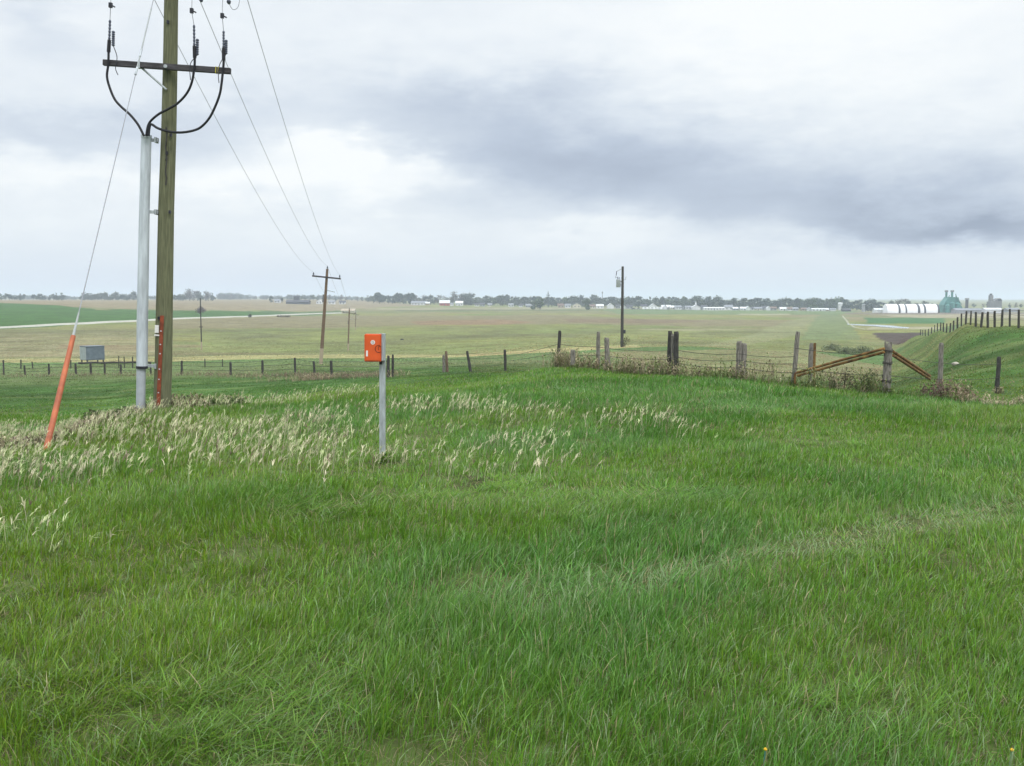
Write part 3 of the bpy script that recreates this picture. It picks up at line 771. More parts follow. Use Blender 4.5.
# ------------------------------------------------------------------ orange marker box on its galvanised post
def marker():
    Y = 11.9; b = at(382.5, 463, Y); b.z = gz(b.x, b.y)
    o = lean_empty('marker_post', b, R(.6), 'bright orange box on a grey steel post in the grass', 'cable marker')
    L = local(o)
    zt = L(383, 333.4, Y).z
    w, d_ = .034, .028
    q = MB(); prof = [(-w, -d_), (w, -d_), (w, d_), (w - .012, d_), (w - .012, -d_ + .012), (-w + .012, -d_ + .012), (-w + .012, d_), (-w, d_)]
    n = len(prof)
    for z in (-.35, zt): q.v += [(x, y, z) for x, y in prof]
    q.f = [(k, (k + 1) % n, n + (k + 1) % n, n + k) for k in range(n)] + [tuple(range(n)), tuple(range(n, 2 * n))]
    q.build('post', M['galv'], o)
    h = .315; x0, x1 = -.19, .006; z0, z1 = zt - h - .012, zt - .005
    bx = MB().box((x0, -.17, z0), (x1, -d_ - .004, z1)).build('box', M['orange_box'], o, bevel=.007)
    MB().box((x0 + .012, -.177, z0 + .012), (x1 - .012, -.1695, z1 - .012)).build('lid', M['orange_box'], bx, bevel=.003)
    MB().box((x1 + .002, -.15, z0 + .01), (w, -d_ - .003, z1 + .004)).build('mounting_plate', M['galv'], o)
    MB().quad_tube([(x0 + .1, -.1772, z1 - .095), (x0 + .1, -.1795, z1 - .095)], .026, 20).build('sticker', M['sticker'], bx)
    dots = MB()
    for k in range(5):
        a = k * 1.256; dots.box((x0 + .1 + .012 * math.cos(a) - .004, -.181, z1 - .095 + .012 * math.sin(a) - .004), (x0 + .1 + .012 * math.cos(a) + .004, -.1792, z1 - .095 + .012 * math.sin(a) + .004))
    dots.build('sticker_mark', M['ink'], bx)
    arc = [(x0 + .17 + .042 * math.cos(a), -.1785, z1 - .17 + .042 * math.sin(a)) for a in np.linspace(1.3, 5.3, 16)]
    arc2 = [(x0 + .182 + .018 * math.cos(a), -.1785, z1 - .162 + .024 * math.sin(a)) for a in np.linspace(.6, 4.2, 10)]
    MB().quad_tube(arc, .0042, 6).quad_tube(arc2, .0038, 6).build('lettering', M['ink'], bx)
    MB().box((x0 + .02, -.1795, z0 + .062), (x0 + .042, -.1768, z0 + .13)).build('latch', M['sticker'], bx)
    MB().box((-.03, -.06, z0 - .04), (.0, -d_ - .002, z0 - .002)).build('cable_gland', M['dark_metal'], o)


marker()

# ------------------------------------------------------------------ fences
def post_mesh(b, h, r, rough=.13, chip=True, top=(0, 0), n=9, base=(0, 0, 0)):
    zs = [-.35, 0, h * .25, h * .5, h * .75, h * .95, h]
    pts = []
    for z in zs:
        t = max(z, 0) / h; pts.append((base[0] + top[0] * t + random.uniform(-1, 1) * r * .06, base[1] + top[1] * t, base[2] + z))
    rd = [r * 1.05, r * 1.03, r, r * .97, r * .94, r * .9, r * (.72 if chip else .85)]
    b.quad_tube(pts, rd, n, wob=rough)
    return b


def post(px, Y, h, r, label, m='old_wood', top=(0, 0), name='fence_post', extra=None, group=None):
    p = foot(px, Y)
    o = post_mesh(MB(), h, r, top=top).build(name, M[m], None, loc=p)
    tag(o, label, 'fence post', group); return p, o


posts = {}
P_ = lambda k, *a, **kw: posts.setdefault(k, post(*a, **kw)[0])
P_('a', 388.3, 50, 1.12, .07, 'dark wooden fence post behind the marker box post, left of the close pair', 'dark_wood', (.0, 0))
P_('b', 392.3, 50.4, 1.16, .065, 'dark wooden fence post behind the marker box post, right of the close pair', 'dark_wood', (.02, 0))
P_('c', 443.6, 54, .95, .075, 'short brown fence post leaning against a taller one in the left hollow', 'old_wood')
P_('d', 447.2, 54.2, 1.15, .08, 'brown fence post paired with a shorter one in the left hollow', 'brown_wood', (-.06, 0))
P_('e', 470.5, 52.5, 1.1, .075, 'grey fence post leaning left in the hollow, alone on the slope', 'dark_wood', (-.18, 0))
P_('f', 505.5, 52, 1.12, .075, 'dark upright fence post alone in the hollow, right of the leaning grey one', 'dark_wood', (-.04, 0))
P_('g', 558, 33.5, 1.22, .06, 'thin dark fence post at the left end of the brown weeds', 'dark_wood', (.06, 0))
P_('h', 573, 31, .62, .08, 'short grey stump of a post in the brown weeds', 'old_wood')
P_('i', 598, 31.5, 1.25, .06, 'slim square topped grey fence post rising from the brown weeds', 'old_wood', (.01, 0))
P_('j', 608.6, 30.5, 1.05, .085, 'thick pale fence post tilted left in the brown weeds', 'old_wood', (-.07, 0))
P_('k', 670, 28.7, 1.33, .075, 'dark weathered post, left of three tied close together', 'dark_wood', (.0, .02))
P_('l', 673, 28.5, 1.25, .06, 'weathered post with pale split face, middle of three close together', 'old_wood', (0, 0))
P_('m', 676.7, 28.3, 1.32, .078, 'dark weathered post, right of three tied close together', 'dark_wood', (-.02, 0))
P_('n', 739.2, 27.4, 1.12, .085, 'short stout grey gatepost with split top, left half', 'old_wood', (.0, 0))
P_('o', 743.5, 27.4, 1.07, .085, 'short stout brown gatepost butted against a grey one', 'old_wood', (.02, 0))
P_('p', 794, 26, 1.47, .062, 'tall slim grey post at the left foot of the rusty brace', 'old_wood', (.09, 0))
P_('q', 811, 30, 1.5, .07, 'grey post behind the rusty brace beside a rusty pipe', 'old_wood', (.01, 0))
P_('s', 941.5, 30.5, 1.6, .08, 'grey post right of the rusty brace in front of the bank', 'old_wood', (-.01, 0))
P_('t', 998.5, 33, 1.22, .075, 'dark post standing alone low on the right bank', 'dark_wood', (.04, 0))
rp = foot(814.5, 29.5); tag(MB().quad_tube([(0, 0, -.3), (.01, 0, 1.46)], .04, 8).build('pipe_post', M['rust'], None, loc=rp), 'rusty steel pipe post touching the grey post behind the brace', 'pipe post')


def brace_post():
    p = foot(887.5, 24.4); o = empty('brace_post', p, 0, 'thick ragged corner post with two sloping rusty brace pipes', 'fence post')
    sh = MB(); post_mesh(sh, 1.28, .10, .12, n=11, top=(.02, 0))
    for k in range(7):
        a = k * .9; sh.quad_tube([(.02 + .06 * math.cos(a), .06 * math.sin(a), 1.22), (.02 + .07 * math.cos(a), .07 * math.sin(a), 1.3 + random.uniform(-.03, .04))], [.035, .018], 6)
    s = sh.build('post', M['old_wood'], o)
    for z in (.36, .80, 1.1):
        q = MB()
        for dz in (0, .022, .04): q.quad_tube([(.012 + .115 * math.cos(a), .115 * math.sin(a), z + dz + .012 * math.sin(a * 2 + dz * 50)) for a in np.linspace(0, 2 * math.pi, 17)], .006, 5, cap=False)
        q.build('wire_wrap', M['barb'], s)
    a = at(797.5, 372.5, 25.9) - p; b2 = at(884.5, 348.5, 24.3) - p
    br = None
    for dz in (.0, -.085): br = MB().quad_tube([a + Vector((0, 0, dz)), a.lerp(b2, .5) + Vector((0, 0, dz + .008)), b2 + Vector((0, 0, dz))], .036, 8).build('brace_pipe', M['rust'], o)
    e0 = a + Vector((-.02, .02, 0)); MB().quad_tube(spline([a, a + Vector((-.06, 0, -.05)), a + Vector((-.06, 0, -.3))]), .03, 7).build('bent_end', M['rust'], br)
    a = at(893, 351.5, 24.5) - p; b3 = at(930, 376, 29) - p
    for dz in (.0, -.09): MB().quad_tube([a + Vector((0, 0, dz)), b3 + Vector((0, 0, dz))], .038, 8).build('brace_pipe', M['rust'], o)


brace_post()
posts['r'] = foot(887.5, 24.4)


def strand(keys, heights, label, group, r=.0075):
    pts = []
    for h in heights:
        pts.append([posts[k] + Vector((0, -.09, h + random.uniform(-.03, .03))) for k in keys])
    for i, row in enumerate(pts):
        q = []
        for a, b in zip(row[:-1], row[1:]):
            sg = random.uniform(.02, .06)
            for k in range(8):
                t = k / 8; p = a.lerp(b, t); p.z -= 4 * sg * t * (1 - t); q.append(p)
        q.append(row[-1]); o0 = q[0].copy()
        w = MB().quad_tube([p - o0 for p in q], r, 5).build('fence_wire', M['barb'], None, loc=o0)
        tag(w, label % ('lower', 'middle', 'upper')[i if len(pts) == 3 else i * 2], 'fence wire', group)


strand(['a', 'd', 'e', 'f'], (.35, .7, .98), '%s strand of barbed wire between the dark posts in the left hollow', 'wires of the hollow fence')
strand(['f', 'g', 'i', 'k'], (.5, .75), '%s strand of barbed wire above the brown weeds left of the three close posts', 'wires above the weeds')
strand(['m', 'n', 'p'], (.42, .62, .8), '%s strand of barbed wire between the three close posts and the brace', 'wires left of the brace')
strand(['p', 'r'], (.5, 1.02), '%s strand of barbed wire crossing the rusty brace', 'wires at the brace')
strand(['r', 's', 't'], (.5, 1.0), '%s strand of barbed wire right of the ragged corner post', 'wires right of the brace')


def fence_run(name, spec, hts, label, m, r0, wires=(.35, .65, .95), wr=.012, rwire=None):
    """one fence: an empty with each post and each wire strand as a part"""
    pts = [foot(px, Y) for px, Y in spec]; o = empty(name, pts[0], 0, label, 'fence')
    tops = []
    for (p, h) in zip(pts, hts):
        tp = (random.uniform(-.06, .06), random.uniform(-.04, .04)); q = p - pts[0]
        post_mesh(MB(), h, r0 * random.uniform(.85, 1.25), top=tp, n=7).build('post', M[m], o, loc=q); tops.append(q)
    for f in wires:
        line = []
        for a, b, h1, h2 in zip(tops[:-1], tops[1:], hts[:-1], hts[1:]):
            for k in range(4):
                t = k / 4; p = a.lerp(b, t); p.z += (h1 * (1 - t) + h2 * t) * f - .12 * t * (1 - t); p.y -= .08; line.append(p)
        line.append(tops[-1] + Vector((0, -.08, hts[-1] * f))); MB().quad_tube(line, wr, 4).build('wire', M['barb'], o)
    return o


left = [(-60, 92), (-28, 91), (2.5, 90), (24, 89), (48, 88.5), (75, 88), (90, 88), (104, 87.5), (120, 87), (150, 86), (181, 84), (230, 81), (262, 76), (295, 71), (314, 69), (331, 65), (388, 50.6)]
fence_run('wire_fence', left, [1.2, 1.2, 1.35] + [random.uniform(.85, 1.1) for _ in left[3:10]] + [1.15, 1.05, 1.15, 1.25, .95, 1.05, .9], 'long wire fence of dark short posts across the left hollow', 'dark_wood', .085, wr=.012)
back = [(20, 108), (32, 107), (70, 106), (118, 105), (124, 105), (132, 105), (204.5, 104), (222, 104)]
fence_run('wire_fence', back, [1.0, .8, .9, 1.3, 1.2, 1.2, .9, .8], 'sparse back fence of thin posts behind the grey metal box', 'dark_wood', .06, wires=(.6, .9), wr=.01)
rid = [(1062, 56), (1040, 61), (1018, 67), (1009, 69.5), (1001, 72), (994, 74.5), (987, 77.5), (980.5, 81), (975, 84.5), (969.7, 89), (965, 95), (960.7, 100), (957, 107), (953, 116), (949.5, 124), (946, 132), (943, 139), (940, 146), (937, 153), (934, 162), (931, 171), (928, 180), (925, 189), (922.5, 198), (920, 206)]
fence_run('wire_fence', rid, [1.25] * len(rid), 'long fence of close wooden posts along the crest of the right bank', 'dark_wood', .078, wires=(.45, .7, .95), wr=.009)

# ------------------------------------------------------------------ small things in the fields
def metal_box():
    p = foot(92, 126); o = empty('metal_box', p, R(45), 'blue grey sheet metal box on legs, pale at its end, behind the left fence', 'metal box')
    MB().box((-1.15, -1.0, .45), (1.15, 1.0, 2.15)).build('tank', M['box_blue'], o, bevel=.03)
    MB().box((-1.18, -.95, .50), (-1.153, .95, 2.1)).build('end_panel', M['box_pale'], o)
    MB().box((-1.2, -1.05, 2.152), (1.2, 1.05, 2.22)).build('lid', M['box_blue'], o)
    for x in (-1.0, 1.0):
        for y in (-.85, .85): MB().box((x - .06, y - .06, -.2), (x + .06, y + .06, .452)).build('leg', M['dark_metal'], o)


metal_box()
a, b = foot(78, 112), foot(150, 110)
q = [a.lerp(b, k / 12) - a for k in range(13)]
for p in q: p.z = gz(a.x + p.x, a.y + p.y) - a.z + .45 + random.uniform(-.04, .04)
pipe = MB().quad_tube(q, .1, 8).build('feed_rail', M['dark_wood'], None, loc=a); tag(pipe, 'long dark low rail running from the metal box to the conduit', 'rail')


def rock(px, py, sx, sy, sz, m, label):
    x, y = hit(px, py); bm = bmesh.new(); bmesh.ops.create_icosphere(bm, subdivisions=3, radius=1)
    for v in bm.verts:
        k = .75 + .5 * float(vnoise(v.co.x * 1 + 5 + px, v.co.y + v.co.z * 1.7, .9, 3, 2)); v.co = Vector((v.co.x * sx * k, v.co.y * sy * k, max(v.co.z, -.4) * sz * k))
    me = bpy.data.meshes.new('rock'); bm.to_mesh(me); bm.free(); me.materials.append(M[m])
    o = bpy.data.objects.new('rock', me); C.objects.link(o); o.location = (x, y, gz(x, y) + sz * .2); tag(o, label, 'rock')


rock(955.5, 365, .22, .2, .12, 'rock', 'flat pale rock lying on the right bank')
rock(402, 340, .55, .4, .35, 'dark_wood', 'small dark boulder alone in the middle of the pasture')

# ------------------------------------------------------------------ buildings on the far side
def house(px, Y, w, d, hw, hr, wall, roof, label, rot=0.0, gable='x', cat='house', name='house', base=None, windows=0, chimney=False, group=None):
    p = foot(px, Y) if base is None else base
    o = empty(name, p, rot, label, cat, group)
    b = MB()
    if gable == 'x':      # ridge runs along x, long roof side to the viewer
        b.prism([(-d / 2, -.6), (d / 2, -.6), (d / 2, hw), (0, hw + hr), (-d / 2, hw)], -w / 2, w / 2, 'x')
    else:
        b.prism([(-w / 2, -.6), (w / 2, -.6), (w / 2, hw), (0, hw + hr), (-w / 2, hw)], -d / 2, d / 2, 'y')
    b.build('wall', M[wall], o)
    e = .45; a = d / 2 if gable == 'x' else w / 2; s = hr / a; th = .22
    prof = [(-a - e, hw - e * s + .02), (0, hw + hr + .02), (a + e, hw - e * s + .02), (a + e, hw - e * s + th), (0, hw + hr + th), (-a - e, hw - e * s + th)]
    L_ = (w if gable == 'x' else d) / 2 + e
    if roof == 'white_roof': roof = 'pale_roof'
    r = MB().prism(prof, -L_, L_, 'x' if gable == 'x' else 'y').build('roof', M[roof], o)
    if chimney: MB().box((w * .2, -.4, hw + hr * .3), (w * .2 + .7, .3, hw + hr + .9)).build('chimney', M['grey_wall'], r)
    for k in range(windows):
        x = -w / 2 + w * (k + .5) / windows
        if windows > 2 and k == windows // 2: MB().box((x - .5, -d / 2 - .05, -.2), (x + .5, -d / 2 - .003, 2.0)).build('door', M['dark_wall'], o)
        else: MB().box((x - .6, -d / 2 - .05, hw * .35), (x + .6, -d / 2 - .003, hw * .35 + 1.1)).build('window', M['window'], o)
    return o


def barrel_shed(px, Y, w, h, d, label, group='arched white storage sheds'):
    """arched roof shed, vault along y leaning over a low wall, dark end wall filling the gap beside it"""
    p = foot(px, Y); o = empty('arched_shed', p, R(0), label, 'storage shed', group)
    prof = [(-d / 2 * math.cos(a), .9 + (h - .9) * math.sin(a)) for a in np.linspace(0, math.pi, 15)]
    prof = [(-d / 2, -.5)] + prof + [(d / 2, -.5)]
    MB().prism(prof, -w / 2, w / 2 - 1.1, 'x').build('vault', M['white_roof'], o, smooth=True)
    end = [(-d / 2 * .99 * math.cos(a), .9 + (h - 1.0) * math.sin(a)) for a in np.linspace(0, math.pi, 15)]
    MB().prism([(-d / 2 * .96, -.4)] + end + [(d / 2 * .96, -.4)], w / 2 - 1.097, w / 2 + .6, 'x').build('end_wall', M['dark_wall'], o)  # end wall thickened; its colour also paints the dark gap between sheds
    MB().prism([(-1.8, -.4), (1.8, -.4), (1.8, 3.2), (-1.8, 3.2)], w / 2 + .603, w / 2 + .66, 'x').build('door', M['grey_wall'], o)


def town():
    # the white sheds and the elevators on the right
    for px, w, nm in ((890, 11.2, 'wide arched white shed, leftmost of the five in the row'), (900, 5.4, 'narrow arched white shed, second from the left in the row'),
                      (909.3, 10.8, 'wide arched white shed in the middle of the row of five'), (919, 4.4, 'narrow arched white shed, second from the right in the row'),
                      (928.6, 11.6, 'wide arched white shed, nearest the green grain elevator')):
        barrel_shed(px, 920, w, 8.0, 13, nm)
    house(877.5, 930, 9, 7, 2.8, 1.2, 'white_wall', 'white_roof', 'low white building left of the arched sheds', cat='building', name='low_building')
    # green grain elevator: stepped body, two legs with head houses
    p = foot(949, 940); o = empty('grain_elevator', p, 0, 'green stepped grain elevator with twin heads right of the white sheds', 'grain elevator')
    b = MB().prism([(-8.8, -1), (8.8, -1), (8.8, 4.5), (6.6, 8.0), (4.6, 14.2), (-3.4, 14.6), (-6.6, 10.4), (-8.4, 7.2)], -6, 6, 'y').build('body', M['green_sheet'], o)
    for x, z in ((-4.2, 19.2), (1.2, 19.2)):
        t = MB().box((x - .7, -.8, 13.8), (x + .7, .8, z)).build('leg_tower', M['green_sheet'], o)
        MB().box((x - 1.15, -1.2, z + .003), (x + 1.15, 1.2, z + 1.6)).build('head', M['elev_grey'], t)
    for x0, x1, z in ((-4, -8.2, 16), (1.5, 7.6, 15.5), (1.5, 4.4, 17.5)): MB().quad_tube([(x0, -6.6, z), (x1, -6.6, z - 8)], .35, 6).build('spout', M['green_sheet'], o)
    for x, h in ((-6.3, 6.8), (-1.6, 8.8), (3.2, 8.4)): MB().quad_tube([(x, -8.3, -1), (x, -8.3, h), (x, -8.3, h + 1.2)], [2.2, 2.2, .3], 14).build('silo', M['green_sheet'], o, smooth=True)
    MB().box((6.6, -7.2, -1), (11.5, -2, 3.2)).build('drive_shed', M['elev_grey'], o)
    house(965, 900, 23, 10, 2.6, 1.6, 'grey_wall', 'grey_roof', 'long low grey roofed shed right of the green grain elevator', cat='shed', name='long_shed')
    p = foot(965.3, 985); o = empty('thin_tower', p, 0, 'thin dark tower between the green and the grey elevator', 'tower')
    MB().box((-1.1, -1.1, -1), (1.1, 1.1, 12)).build('shaft', M['dark_wall'], o); MB().box((-1.5, -1.5, 12.003), (1.5, 1.5, 13.6)).build('head', M['grey_wall'], o)
    house(990, 905, 15, 9, 3.2, 1.3, 'white_wall', 'white_roof', 'long white shed in front of the grey elevator', cat='shed', name='long_shed')
    p = foot(993, 1020); o = empty('grain_elevator', p, 0, 'grey concrete grain elevator with one tall tower behind the white shed', 'grain elevator')
    MB().prism([(-6.2, -1), (5.4, -1), (5.4, 11.5), (3.8, 13.5), (1.2, 13.2), (-2.4, 10.6), (-6.2, 10.2)], -4, 4, 'y').build('body', M['elev_grey'], o)
    MB().box((-5.4, -2.5, 10.1), (-2.8, 2.5, 16.6)).build('tower', M['elev_grey'], o); MB().box((-4.9, -1.4, 16.603), (-3.4, 1.4, 18.2)).build('head', M['dark_wall'], o)
    MB().box((1.2, -4.6, 11.0), (4.8, -3.9, 12.6)).build('window_band', M['dark_wall'], o)
    house(1010, 960, 12, 9, 2.6, 1.4, 'grey_wall', 'grey_roof', 'small grey shed at the right edge beyond the bank fence', cat='shed', name='long_shed')
    # left half
    house(349, 800, 10.5, 6, 2.2, 1.4, 'cream_wall', 'tan_wall', 'low cream coloured shed alone in the pasture behind the thin pole', cat='shed', name='field_shed')
    house(299, 1150, 26, 10, 2.6, 2.0, 'dark_wall', 'dark_roof', 'long dark shed on the left skyline near the leaning pole', cat='shed', name='long_shed')
    house(297.5, 1190, 6, 6, 8.2, .8, 'dark_wall', 'dark_roof', 'tall dark block rising behind the long dark shed', cat='building', name='tall_block')
    H = house
    H(278.5, 1200, 7, 6, 2.4, 1.8, 'white_wall', 'grey_roof', 'tiny white house with grey roof, left of the long dark shed', windows=2)
    H(320, 1200, 6.5, 6, 2.8, 2.0, 'white_wall', 'white_roof', 'tiny white house just left of the leaning pole', gable='y', windows=2)
    H(332.5, 1200, 7.5, 6, 2.6, 1.9, 'white_wall', 'grey_roof', 'white house right of the leaning pole on the skyline', windows=2)
    H(343, 1210, 7, 6, 2.2, 1.9, 'white_wall', 'dark_roof', 'white house with dark roof above the cream shed', windows=2)
    H(419.5, 1250, 19, 8, 2.8, 2.2, 'white_wall', 'grey_roof', 'long white house under grey roof left of the red barn', windows=5, chimney=True)
    H(414.5, 1265, 5, 5, 2.4, 1.6, 'grey_wall', 'dark_roof', 'small dark roofed outbuilding at the end of the long white house', cat='shed', name='outbuilding')
    H(428, 1245, 5, 5, 2.6, 1.6, 'tan_wall', 'white_roof', 'small tan outbuilding between long white house and red barn', cat='shed', name='outbuilding')
    H(445, 1250, 12.5, 9, 3.4, 3.2, 'red_wall', 'white_roof', 'red barn with pale roof among the far trees', cat='barn', name='barn', windows=3)
    H(459.5, 1260, 9, 7, 3.4, 2.4, 'white_wall', 'white_roof', 'two storey white house right of the red barn', windows=3, chimney=True)
    H(452, 1240, 4, 4, 2.2, 1.3, 'white_wall', 'grey_roof', 'little white shed touching the right side of the red barn', cat='shed', name='outbuilding')
    H(477, 1230, 5, 5, 2.4, 1.5, 'white_wall', 'dark_roof', 'little white house right of the dark spruces', windows=2)
    H(482.5, 1230, 6, 6, 2.6, 1.8, 'grey_wall', 'dark_roof', 'grey house with dark roof right of the dark spruces', windows=2)
    H(511, 1230, 6, 6, 2.5, 1.7, 'white_wall', 'grey_roof', 'white house peeping through trees left of the radio mast', windows=2)
    H(529, 1200, 8, 6, 2.3, 1.6, 'grey_wall', 'grey_roof', 'grey bungalow left of the bushy grey tree clump', windows=3)
    H(560.5, 1180, 7, 6, 2.8, 2, 'tan_wall', 'brown_roof', 'tan house with brown roof right of the radio mast', windows=2)
    H(567.5, 1180, 6.5, 6, 2.6, 2, 'white_wall', 'grey_roof', 'white house next to the tan one right of the mast', windows=2)
    H(576.5, 1170, 9, 7, 3.2, 2.4, 'cream_wall', 'grey_roof', 'cream house with grey roof left of the green tree', gable='y', windows=2)
    H(592, 1160, 6, 6, 2.4, 1.8, 'cream_wall', 'brown_roof', 'cream bungalow with brown roof right of the green tree', windows=2)
    H(599.5, 1150, 8, 7, 2.8, 2.0, 'white_wall', 'white_roof', 'white house with white roof left of the bright gable', windows=2)
    H(610, 1150, 7.5, 8, 3.0, 3.0, 'white_wall', 'white_roof', 'bright white gabled house left of the transformer pole', gable='y')
    H(617.5, 1160, 5, 6, 2.6, 1.8, 'grey_wall', 'dark_roof', 'grey house with dark roof touching the transformer pole', windows=2)
    H(629, 1140, 7, 6, 2.6, 1.8, 'grey_wall', 'dark_roof', 'low dark roofed house right of the transformer pole', windows=2)
    H(652.5, 1160, 9, 7, 2.8, 3.2, 'white_wall', 'white_roof', 'white house with peaked roof behind the row of trailers', gable='y', windows=2)
    H(665.5, 1130, 10, 7, 2.4, 2.4, 'grey_wall', 'white_roof', 'white roofed house right of the trailers, its gable in front', windows=3)
    H(664.5, 1118, 3.4, 5, 2.6, 2.4, 'white_wall', 'white_roof', 'small bright gabled porch in front of white roofed house', gable='y', cat='porch', name='porch')
    H(677.5, 1120, 6.5, 6, 2.8, 1.6, 'white_wall', 'grey_roof', 'white house with flat grey roof between two white roofed homes', windows=2)
    H(687.5, 1120, 6.5, 6, 2.6, 1.7, 'white_wall', 'grey_roof', 'white bungalow left of the church like gable', windows=2)
    o = H(695, 1110, 9, 9, 3.0, 2.4, 'white_wall', 'white_roof', 'white church like building with small pointed turret', gable='y', cat='church', name='church')
    MB().quad_tube([(0, -1, 5.2), (0, -1, 7.0), (0, -1, 9.4)], [.9, .85, .05], 6).build('turret', M['white_wall'], o)
    H(703.5, 1110, 6.5, 6, 2.8, 2.4, 'grey_wall', 'dark_roof', 'dark roofed house right of the white church', windows=2)
    H(713, 1090, 22, 8, 2.2, 1.0, 'white_wall', 'white_roof', 'very long low white building right of the white church', cat='building', name='low_building', windows=7)
    H(727.5, 1100, 9, 8, 3.4, 2.3, 'white_wall', 'grey_roof', 'round shouldered white house in front of dark blue trees', windows=2)
    H(742, 1090, 6, 6, 2.0, 1.6, 'white_wall', 'white_roof', 'small white bungalow before the dark blue trees', windows=2)
    H(747, 1085, 4.5, 6, 2.0, 2.6, 'white_wall', 'white_roof', 'small white peaked house before the dark blue trees', gable='y')
    H(757, 1085, 8, 6, 2.0, 1.6, 'cream_wall', 'grey_roof', 'cream bungalow right of the dark blue trees', windows=3)
    H(763, 1100, 5.5, 6, 2.6, 2.2, 'grey_wall', 'dark_roof', 'grey house right of the cream bungalow', windows=2)
    H(772, 1090, 7, 6, 2.4, 1.5, 'grey_wall', 'brown_roof', 'grey bungalow with brown roof in front of pale trees', windows=2)
    H(783, 1080, 9, 6, 2.0, 1.6, 'white_wall', 'white_roof', 'low white house in front of the blue tree clump', windows=3)
    H(794, 1080, 6, 6, 2.0, 1.6, 'grey_wall', 'grey_roof', 'low grey house in front of the blue tree clump', windows=2)
    H(803, 1070, 7, 6, 1.8, 1.3, 'tan_wall', 'brown_roof', 'tan bungalow left of the low white hall', windows=2)
    H(817, 1060, 14, 7, 1.8, 1.0, 'white_wall', 'white_roof', 'low white hall at the near end of the grass track', cat='hall', name='low_building', windows=4)
    H(831.5, 1060, 6, 6, 1.7, 1.1, 'white_wall', 'grey_roof', 'low pale shed right of the white hall', cat='shed', name='outbuilding')
    H(839, 1160, 4, 4, 7.5, .8, 'white_wall', 'white_roof', 'pale square tower showing above the trees right of the hall', cat='tower', name='pale_tower')
    H(845, 1030, 8, 6, 1.6, 1.3, 'dark_wall', 'dark_roof', 'dark low shed between the hall and the spruces', cat='shed', name='outbuilding')
    H(862.3, 1000, 2.2, 3, 6.8, .6, 'grey_wall', 'grey_roof', 'narrow pale silo like tower beside the dark spruces', cat='tower', name='pale_tower')
    for px, Y, w, hw, hr, wl, rf, gb, lb in (
        (622.5, 1145, 6, 2.4, 2.0, 'white_wall', 'white_roof', 'y', 'white gabled house just right of the transformer pole'),
        (643, 1170, 7, 2.8, 2.0, 'cream_wall', 'dark_roof', 'x', 'cream house with dark roof behind the leftmost trailer'),
        (671.5, 1125, 5.5, 2.4, 1.8, 'cream_wall', 'white_roof', 'x', 'cream bungalow with white roof right of the gabled porch'),
        (682.5, 1125, 4.5, 2.2, 2.0, 'grey_wall', 'dark_roof', 'y', 'little dark roofed gable house left of the white bungalow'),
        (734.5, 1090, 5.5, 2.0, 1.4, 'grey_wall', 'white_roof', 'x', 'low grey house with white roof right of the round shouldered house'),
        (752, 1086, 4.5, 2.2, 1.5, 'white_wall', 'dark_roof', 'x', 'white house with dark roof right of the white peaked house'),
        (767.5, 1090, 4, 2.4, 1.8, 'white_wall', 'white_roof', 'y', 'small white gabled house left of the brown roofed bungalow'),
        (788.5, 1078, 5, 2.0, 1.5, 'white_wall', 'brown_roof', 'x', 'white bungalow with brown roof before the blue tree clump'),
        (808, 1066, 5, 1.9, 1.6, 'white_wall', 'grey_roof', 'y', 'white gabled house touching the left end of the low hall'),
        (825, 1060, 4, 1.6, 1.2, 'tan_wall', 'white_roof', 'x', 'small tan shed between the hall and the pale shed'),
        (521, 1215, 5, 2.3, 1.6, 'white_wall', 'dark_roof', 'x', 'white house with dark roof left of the grey bungalow'),
        (490, 1225, 5, 2.3, 1.6, 'cream_wall', 'grey_roof', 'x', 'cream house alone left of the radio mast belt')):
        H(px, Y, w, 6, hw, hr, wl, rf, lb, gable=gb, windows=2 if gb == 'x' else 0)
    # mast and faint lattice tower
    p = foot(548, 1200); o = empty('radio_mast', p, 0, 'slim dark mast with a cross piece above the town trees', 'mast')
    MB().quad_tube([(0, 0, -1), (0, 0, 19.5)], [.45, .3], 6).build('shaft', M['dark_metal'], o); MB().box((-2.2, -.3, 14.5), (2.2, .3, 15.3)).build('cross_piece', M['dark_metal'], o)
    MB().quad_tube([(0, -.3, 16), (0, -.3, 17)], .7, 8).build('antenna', M['dark_metal'], o)
    p = foot(602, 1350); o = empty('radio_mast', p, 0, 'faint pale mast above the trees left of the transformer pole', 'mast')
    MB().quad_tube([(0, 0, -1), (0, 0, 20)], [.5, .35], 6).build('shaft', M['elev_grey'], o); MB().box((-.9, -.9, 17.5), (.9, .9, 19)).build('platform', M['elev_grey'], o)


town()


